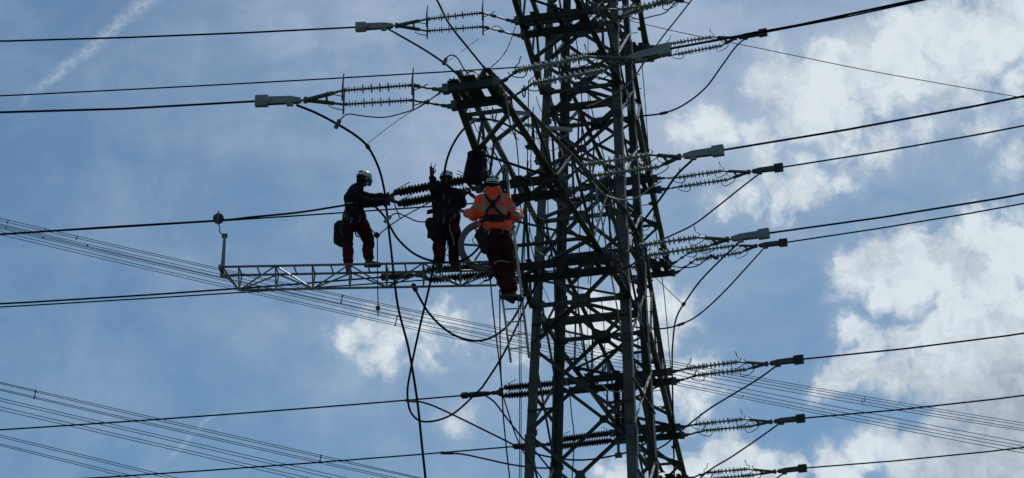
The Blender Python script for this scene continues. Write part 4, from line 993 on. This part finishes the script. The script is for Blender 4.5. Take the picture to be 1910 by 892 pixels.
w1, w2 = J(712, 378, -.08), J(711, 367, .05)
hand(mb, w1, X * 1 + UP * -.08, Vector((0, 1, .25)), 1.0, .95); hand(mb, w2, X + UP * .25, Vector((.2, -1, 0)), 1.0, .95, thumb=-1)
p1 = skin_part('person', mb, M['skin'], None, .0095, 2, origin=pf(665, 500))
tag(p1, 'lineman in black jacket and white helmet with visor, gripping the conductor at left', 'person', 'linemen')
mb = MB()
for dy in (-.10, 0, .10):
    limb(mb, [(J(661, 359, dy), .09), (J(659, 371, dy), .135), (J(661, 387, dy), .135), (J(662, 402, dy), .12)])
mb.capsule(J(659, 361, -.20), J(659, 361, .20), .072, .072); mb.capsule(J(668, 350), J(662, 361), .074, .10)
limb(mb, [(J(660, 363, -.21), .078), (J(684, 379, -.21), .062), (J(711, 378, -.09), .045)])
limb(mb, [(J(661, 361, .21), .078), (J(688, 370, .22), .062), (J(709, 367, .06), .045)])
skin_part('jacket', mb, M['dark'], p1, .015, 3, .022, wscale=7)
mb = MB()
limb(mb, [(J(654, 402, -.07), .12), (J(651, 420, -.10), .105), (J(646, 446, -.13), .080), (J(650, 470, -.08), .074), (J(650, 487, -.06), .066)])
limb(mb, [(J(667, 402, .07), .115), (J(676, 422, .06), .108), (J(687, 447, .0), .082), (J(686, 466, .02), .072), (J(688, 479, .0), .062)])
mb.capsule(J(660, 402, -.06), J(661, 402, .06), .125, .125)
def bnd(c):
    z1, z2 = J(650, 466).z, J(686, 462).z
    return 1 if (c.x < J(668, 440).x and z1 - .30 < c.z < z1) or (c.x > J(668, 440).x and z2 - .15 < c.z < z2) or abs((c - J(678, 421, 0)).length) < .10 else 0
skin_part('trousers', mb, [M['dred'], M['red']], p1, .015, 3, .020, bands=bnd, wscale=7)
mb = MB(); boot(mb, J(650, 494, -.05), J(650, 503, -.05) + X * .03 - Yv * .2); boot(mb, J(688, 486, 0), J(706, 489, -.02) + X * .2)
skin_part('boots', mb, M['boot'], p1, .014, 2)
mb = MB(); hand(mb, w1, X * 1 + UP * -.08, Vector((0, 1, .25)), 1.12, .95); hand(mb, w2, X + UP * .25, Vector((.2, -1, 0)), 1.12, .95, thumb=-1)
for w_ in (w1, w2): mb.capsule(w_ - X * .05, w_ + X * .02, .042, .038)
me_ = MB(); me_.v, me_.f = mb.v, mb.f
skin_part('gloves', mb, M['boot'], p1, .009, 1)
hcap = hc + u * .045 - f * .005
helmet_parts(hcap, f, r, u, p1)
mb = MB(); rot = Matrix((r, f, u)).transposed(); mb.ball(hc - f * .022 - u * .025, .086, .092, .095, rot, 14, 8); mb.capsule(hc - u * .09 - f * .02, J(667, 352), .062, .068); mb.build('hood', M['dark'], p1, smooth=True)
mb = MB(); vs = []; fs = []
for i in range(11):                                      # curved visor
    a = (i - 5) / 5 * 1.15
    for z, k in ((.0, 1.0), (-.085, 1.04)):
        for t_ in (0, .005): vs.append(hcap + f * (math.cos(a) * (.155 + t_) * k) + r * (math.sin(a) * (.115 + t_) * k) + u * (z - .012))
for i in range(10):
    o = i * 4; fs += [(o, o + 4, o + 6, o + 2), (o + 1, o + 3, o + 7, o + 5), (o, o + 1, o + 5, o + 4), (o + 2, o + 6, o + 7, o + 3)]
fs += [(0, 2, 3, 1), (40, 41, 43, 42)]
mb.add(vs, fs); mb.build('visor', M['visor'], p1, smooth=True)
mb = MB(); mb.ball(J(658, 345.5, -.12), .028, .016, .018); mb.build('shoulder_patch', M['patch'], p1)
belt_('work_belt', J(662, 404), X, Yv, .175, .235, .032, M['strap'], p1)
mb = MB(); mb.box(J(656, 381, -.22), X * .09, Yv * .03, UP * .022); mb.build('tool_pouch', M['clampg'], p1)
webbing('harness_strap', [J(668, 355, -.15), J(650, 368, -.20), J(646, 385, -.18), J(652, 402, -.18)], .035, p1, nrm=Yv)
webbing('harness_strap', [J(650, 408, -.18), J(662, 420, -.2), J(672, 412, -.14)], .035, p1, nrm=Yv)
tb = J(634, 436, -.05)
bag = thing('tool_bag', tb, 'black tool bag hanging at the back of the left lineman', 'bag', 'tool bags on the linemen')
mb = MB(); mb.ball(tb + UP * .12, .11, .10, .12); mb.ball(tb - UP * .11 + X * .01, .11, .10, .12); mb.box(tb, X * .10, Yv * .085, UP * .16); mb.ball(tb + UP * .2 + X * .08, .06, .06, .07); mb.ball(tb - UP * .2 + X * .03, .04, .04, .06); 
skin_part('bag_body', mb, M['strap'], bag, .014, 3, .008)
mb = MB(); mb.tube(spline([J(626, 428, -.1), J(623, 440, -.12), J(624, 452, -.12), J(630, 455, -.1), J(638, 450, -.1)], 4), .009, 5); mb.tube(spline([J(640, 412, -.1), J(636, 422, -.12), J(634, 428, -.1)], 4), .012, 5); mb.build('bag_strap', M['rope'], bag)
mb = MB(); mb.tube(spline([J(640, 415, -.2), J(636, 432, -.22), J(642, 441, -.22), J(650, 438, -.2), J(646, 420, -.2)], 4), .010, 6)
tag(mb.build('rope_coil', M['fit']), 'coil of rope hooked on the left lineman over his tool bag', 'rope', 'rope coils on the linemen')
mb = MB(); mb.tube(spline([J(664, 424, -.05), J(663, 436, -.08), J(668, 442, -.08), J(673, 438, -.05), J(670, 424, -.03)], 4), .012, 6)
tag(mb.build('rope_coil', M['strap']), 'short webbing loop hanging between the legs of the left lineman', 'rope', 'rope coils on the linemen')

# --- middle lineman, facing the viewer with a raised two-finger sign
Y2 = pf(832, 492).y + .12
J = lambda u, v, dy=0: P(u, v, Y2 + dy)
f, r, u = frame3((.30, -.92, -.18), (.05, 0, 1))
hc = J(832, 335, -.04)
mb = MB(); head_parts(mb, hc, f, r, u)
limb(mb, [(hc - u * .06 - f * .02, .05), (J(832, 352), .055), (J(833, 362), .07)])
mb.capsule(J(818, 364), J(848, 362), .07, .07); mb.capsule(J(833, 368), J(833, 402), .10, .10); mb.capsule(J(824, 406), J(842, 406), .09, .09)
wr = J(805.5, 326, -.12)
limb(mb, [(J(816, 362), .05), (J(812, 352, -.15), .043), (wr, .028)])
limb(mb, [(J(850, 362), .05), (J(860, 378, -.12), .042), (J(860, 362, -.26), .03)])
limb(mb, [(J(825, 408), .085), (J(820, 450, -.03), .058), (J(820, 486), .045)])
limb(mb, [(J(842, 408), .085), (J(847, 448, -.03), .058), (J(846, 484), .045)])
hand(mb, wr, UP + X * -.02, Vector((0, -1, 0)), 1.1, 1, poses=(1.1, 1.1, .02, .02), thumb=-1)
w2 = J(860, 362, -.26); hand(mb, w2, X * .8 + UP * .3 - Yv * .4, Vector((.3, .6, -.5)), 1, .9)
p2 = skin_part('person', mb, M['skin'], None, .0085, 2, origin=pf(832, 492))
tag(p2, 'lineman behind the black insulators raising a two-finger sign', 'person', 'linemen')
mb = MB()
for s in (-1, 0, 1):
    limb(mb, [(J(833 + s * 11, 363, 0), .09), (J(834 + s * 14, 377, 0), .12), (J(833 + s * 11, 392, 0), .115), (J(832 + s * 9, 404, 0), .11)])
mb.capsule(J(817, 361), J(849, 360), .075, .075); mb.capsule(J(833, 353), J(833, 362), .068, .09)
limb(mb, [(J(816, 363), .078), (J(811, 354, -.16), .066), (J(806, 333, -.13), .043)])
limb(mb, [(J(850, 362), .082), (J(861, 378, -.13), .066), (J(860, 364, -.24), .046)])
skin_part('jacket', mb, M['dark'], p2, .015, 3, .022, wscale=7)
mb = MB()
limb(mb, [(J(825, 406), .115), (J(822, 428), .102), (J(820, 452, -.02), .082), (J(819, 472), .076), (J(820, 488), .066)])
limb(mb, [(J(842, 406), .115), (J(845, 428), .102), (J(847, 450, -.03), .082), (J(847, 470), .074), (J(846, 486), .066)])
mb.capsule(J(826, 404), J(840, 404), .12, .12)
def bnd(c): return 1 if (c - J(851, 425, -.05)).length < .11 or (c - J(820, 468, -.1)).length < .10 else 0
skin_part('trousers', mb, [M['dred'], M['red']], p2, .015, 3, .020, bands=bnd, wscale=7)
mb = MB(); boot(mb, J(820, 494), J(818, 496) - Yv * .25); boot(mb, J(846, 492), J(850, 494) - Yv * .25 + X * .06)
skin_part('boots', mb, M['boot'], p2, .014, 2)
mb = MB(); hand(mb, wr, UP + X * -.02, Vector((0, -1, 0)), 1.12, 1, poses=(1.1, 1.1, .02, .02), thumb=-1)
hand(mb, w2, X * .8 + UP * .3 - Yv * .4, Vector((.3, .6, -.5)), 1.12, .9); mb.capsule(wr - UP * .05, wr, .038, .034); mb.capsule(w2 - UP * .02, w2, .04, .036)
skin_part('gloves', mb, M['boot'], p2, .008, 1)
helmet_parts(hc + u * .045 - f * .005, f, r, u, p2)
belt_('work_belt', J(833, 404), X, Yv, .225, .165, .035, M['strap'], p2)
webbing('harness_strap', [J(820, 360, -.12), J(824, 378, -.14), J(830, 400, -.13)], .04, p2, nrm=Yv)
webbing('harness_strap', [J(846, 360, -.12), J(842, 378, -.14), J(836, 400, -.13)], .04, p2, nrm=Yv)
webbing('harness_strap', [J(812, 410, -.1), J(822, 424, -.12), J(832, 416, -.12)], .035, p2, nrm=Yv)
mb = MB(); mb.box(J(802, 395, -.1), (X * .9 + UP * .25) * .055, Yv * .03, UP * .028); mb.build('tool_pouch', M['strap'], p2)
tb = J(806, 428, -.10)
bag = thing('tool_bag', tb, 'black tool bag at the side of the middle lineman', 'bag', 'tool bags on the linemen')
mb = MB(); q0, q1 = J(803, 416, -.1), J(809, 444, -.1); mb.capsule(q0, q1, .10, .055); mb.capsule(J(799, 416, -.1), J(804, 440, -.1), .055, .035); mb.box(tb, X * .08, Yv * .06, UP * .14)
skin_part('bag_body', mb, M['strap'], bag, .014, 3, .008)
for i, (lb, mm, pts) in enumerate((
 ('thin looping cord hanging between the legs of the middle lineman', 'rope', [(831, 428), (834, 445), (834, 462), (830, 472), (837, 476), (836, 455), (832, 440)]),
 ('pale cord along the thigh of the middle lineman', 'pale', [(838, 418), (840, 430), (845, 444), (847, 458)]),
 ('black webbing loop at the hip of the middle lineman', 'strap', [(848, 402), (854, 404), (855, 412), (850, 416)]))):
    mb = MB(); mb.tube(spline([J(a, b, -.16) for a, b in pts], 4), (.008, .006, .014)[i], 6); tag(mb.build('rope_coil', M[mm]), lb, 'rope', 'rope coils on the linemen')

# --- worker in orange, on the ladder, seen from behind and leaning back in the harness
Y3 = 29.7
J = lambda u, v, dy=0: P(u, v, Y3 + dy)
f, r, u = frame3((-.12, .93, .18), (.05, -.15, 1))
hc = J(919, 346, .02)
mb = MB(); head_parts(mb, hc, f, r, u)
limb(mb, [(hc - u * .06, .05), (J(919, 360, .02), .06), (J(919, 372), .07)])
mb.capsule(J(901, 376), J(938, 376), .07, .07); mb.capsule(J(919, 380), J(921, 416), .11, .11); mb.capsule(J(913, 424), J(931, 424), .10, .10)
hl, hr = J(868, 396, .16), J(968, 396, .26)
limb(mb, [(J(897, 374), .05), (J(886, 402, .02), .042), (hl, .03)]); limb(mb, [(J(942, 375), .05), (J(957, 404, .06), .042), (hr, .03)])
limb(mb, [(J(914, 430), .09), (J(926, 485, .18), .06), (J(942, 540, .18), .045)]); limb(mb, [(J(934, 430), .09), (J(944, 484, .22), .06), (J(953, 538, .22), .045)])
hand(mb, hl, X * -.75 + UP * .45 + Yv * .3, Vector((.2, .6, -.6)), 1, .8); hand(mb, hr, UP * .5 + Yv * .5 + X * .3, Vector((.1, .7, -.3)), 1, 1.0, thumb=-1)
p3 = skin_part('person', mb, M['skin'], None, .0095, 2, origin=J(948, 552))
tag(p3, 'worker in orange high-visibility jacket seen from behind on the ladder', 'person', 'linemen')
mb = MB()
for s in (-1, 0, 1):
    limb(mb, [(J(919 + s * 12, 374), .105), (J(920 + s * 14, 392, -.01), .125), (J(922 + s * 12, 408, 0), .11), (J(924 + s * 13, 424, .0), .132)])
mb.capsule(J(900, 373), J(939, 373), .085, .085); mb.capsule(J(918, 361, .0), J(919, 369, .0), .085, .10)
mb.capsule(J(911, 357, .0), J(927, 357, .0), .062, .062)
limb(mb, [(J(897, 374), .088), (J(892, 388, .0), .078), (J(886, 401, .02), .07), (J(872, 398, .13), .05)])
limb(mb, [(J(941, 375), .088), (J(950, 389, .02), .078), (J(959, 403, .06), .072), (J(967, 399, .22), .052)])
def seg_d(c, a, b):
    ab = b - a; t_ = max(0, min(1, (c - a).dot(ab) / ab.dot(ab))); return t_
eL_, sL = J(886, 401, .02), J(897, 374); eR_, sR = J(959, 403, .06), J(941, 375)
def bnd(c):
    cu = c
    dL = (c - sL).dot((eL_ - sL).normalized()) / (eL_ - sL).length
    dR = (c - sR).dot((eR_ - sR).normalized()) / (eR_ - sR).length
    dF = (c - eL_).dot((hl - eL_).normalized()) / (hl - eL_).length; dG = (c - eR_).dot((hr - eR_).normalized()) / (hr - eR_).length
    xl, xr = J(897, 390).x, J(944, 390).x
    if c.x < xl - .02:
        if .48 < dL < .78 : return 1
        if dL > .85 and .10 < dF < .42: return 1
        return 0
    if c.x > xr + .03:
        if .42 < dR < .66: return 1
        if dR > .80 and c.z > eR_.z - .02 and dG < .5: return 1
        return 0
    zt, zb = J(920, 391).z, J(920, 400).z
    if zb < c.z < zt and abs(c.x - J(921, 395).x) < .20: return 1
    for a, b in ((J(903, 362), J(905, 400)), (J(937, 364), J(940, 384))):
        if b.z - .02 < c.z < a.z + .08 and abs(c.x - (a.x + (b.x - a.x) * (a.z - c.z) / (a.z - b.z))) < .026: return 1
    return 0
skin_part('hi_vis_jacket', mb, [M['hivis'], M['band']], p3, .012, 3, .024, bands=bnd, wscale=7)
mb = MB()
limb(mb, [(J(913, 444, .02), .112), (J(916, 458, .04), .118), (J(925, 486, .16), .088), (J(936, 515, .18), .080), (J(944, 540, .18), .066)])
limb(mb, [(J(937, 444, .02), .112), (J(941, 458, .06), .118), (J(946, 486, .20), .088), (J(951, 515, .22), .078), (J(954, 539, .22), .066)])
mb.capsule(J(914, 438, .01), J(935, 438, .01), .118, .118); mb.capsule(J(925, 440, .02), J(928, 470, .10), .10, .07)
skin_part('trousers', mb, M['maroon'], p3, .014, 3, .024, wscale=6)
mb = MB(); boot(mb, J(944, 546, .20), J(950, 548, .20) + Yv * .2 + X * .1); boot(mb, J(955, 545, .22), J(965, 548, .22) + Yv * .15 + X * .2)
skin_part('boots', mb, M['boot'], p3, .014, 2)
mb = MB(); hand(mb, hl, X * -.75 + UP * .45 + Yv * .3, Vector((.2, .6, -.6)), 1.12, .8); hand(mb, hr, UP * .5 + Yv * .5 + X * .3, Vector((.1, .7, -.3)), 1.12, 1.0, thumb=-1)
skin_part('gloves', mb, M['fit'], p3, .009, 1)
helmet_parts(hc + u * .045 - f * .005, f, r, u, p3)
mb = MB(); rot = Matrix((r, f, u)).transposed(); mb.ball(hc - f * .02 - u * .02, .084, .098, .07, rot, 14, 8); mb.build('hair', M['dark'], p3, smooth=True)
for s in (-1, 1):
    mb = MB(); mb.ball(hc + r * s * .098 - u * .01, .025, .035, .045, rot); mb.build('ear_defender', M['strap'], p3)
bk_ = -.175
webbing('harness_strap', [J(905, 360, -.05), J(908, 368, bk_), J(917, 379, bk_ - .03), J(930, 395, bk_ - .02), J(944, 404, -.10)], .038, p3, nrm=Yv)
webbing('harness_strap', [J(934, 360, -.05), J(930, 368, bk_), J(921, 379, bk_ - .03), J(909, 392, bk_ - .02), J(905, 404, bk_)], .038, p3, nrm=Yv)
webbing('harness_strap', [J(917, 372, bk_ - .02), J(922, 376, bk_ - .04), J(922, 383, bk_ - .04), J(917, 388, bk_ - .02)], .03, p3, nrm=Yv)
mb = MB(); mb.box(J(919.5, 378, bk_ - .055), X * .038, Yv * .008, UP * .045); mb.build('back_plate', M['strap'], p3)
mb = MB(); mb.tube([J(919.5, 371 + 0, bk_ - .07) + Vector((math.cos(a) * .028, 0, math.sin(a) * .03)) for a in [i * .7 for i in range(10)]], .006, 6); mb.build('d_ring', M['alu'], p3)
belt_('work_belt', J(923, 415), X, Yv, .240, .175, .060, M['strap'], p3)
mb = MB(); mb.box(J(948, 400, -.06), X * .03, Yv * .03, UP * .04); mb.build('tool_pouch', M['strap'], p3)
tb = J(900, 452, -.08)
bag = thing('tool_bag', tb, 'black tool bag on the left hip of the worker in orange', 'bag', 'tool bags on the linemen')
mb = MB(); mb.capsule(J(899, 436, -.08), J(904, 466, -.06), .10, .07); mb.capsule(J(893, 440, -.08), J(899, 458, -.06), .07, .05)
skin_part('bag_body', mb, M['strap'], bag, .014, 3, .008)
mb = MB(); mb.tube(spline([J(888, 440, -.1), J(882, 446, -.1), J(882, 452, -.1), J(888, 455, -.1)], 4), .007, 5); mb.tube(spline([J(905, 410, -.1), J(898, 420, -.12), J(894, 432, -.12)], 4), .015, 5); mb.build('bag_strap', M['rope'], bag)
mb = MB(); mb.tube(spline([J(921, 492, -.0), J(928, 488, -.0), J(938, 487, .02), J(951, 490, .05)], 4), .006, 5)
tag(mb.build('knee_cord', M['pale']), 'thin pale cord tied round the knees of the worker in orange', 'cord')
mb = MB(); c0 = J(953, 554, .22); mb.box(c0, X * .17, Yv * .07, UP * .012); mb.box(c0 - UP * .03 - X * .12, X * .012, Yv * .05, UP * .03); mb.box(c0 - UP * .03 + X * .12, X * .012, Yv * .05, UP * .03)
tag(mb.build('foot_step', M['fit'], origin=c0), 'dark metal step under the boots of the worker in orange', 'step')
for i, (u_, v_) in enumerate(((958, 408), (961, 414), (962, 423))):
    mb = MB(); mb.tube(spline([P(948, v_ + 2, 30.2), P(955, v_ + 3, 30.2), P(u_, v_, 30.2), P(955, v_ - 3, 30.2)], 4), .010, 6)
    tag(mb.build('snap_hook', M['strap']), ('top', 'middle', 'lowest')[i] + ' black snap hook between the ladder rail and the orange jacket', 'hook', 'snap hooks at the ladder')

# carabiners and small tools clipped on the belts
for par, J_, lst in ((p1, (lambda u_, v_: P(u_, v_, Y1 - .26)), ((648,402),(655,408),(672,405),(643,397))), (p2, (lambda u_, v_: P(u_, v_, Y2 - .22)), ((818,404),(828,407),(842,405),(848,400),(838,372),(827,366))), (p3, (lambda u_, v_: P(u_, v_, Y3 - .24)), ((905,424),(912,428),(938,426),(946,420)))):
    for q, (u_, v_) in enumerate(lst):
        c = J_(u_, v_); mb = MB(); rr = [c + X * math.cos(a) * .018 + UP * math.sin(a) * .032 for a in [i_ * .785 for i_ in range(9)]]
        mb.tube(rr, .0055, 5, False); mb.tube([c - UP * .03, c - UP * .09 - X * .01 * (q % 3)], .012, 6); mb.build('carabiner', M['alu' if q % 2 else 'fit'], par)
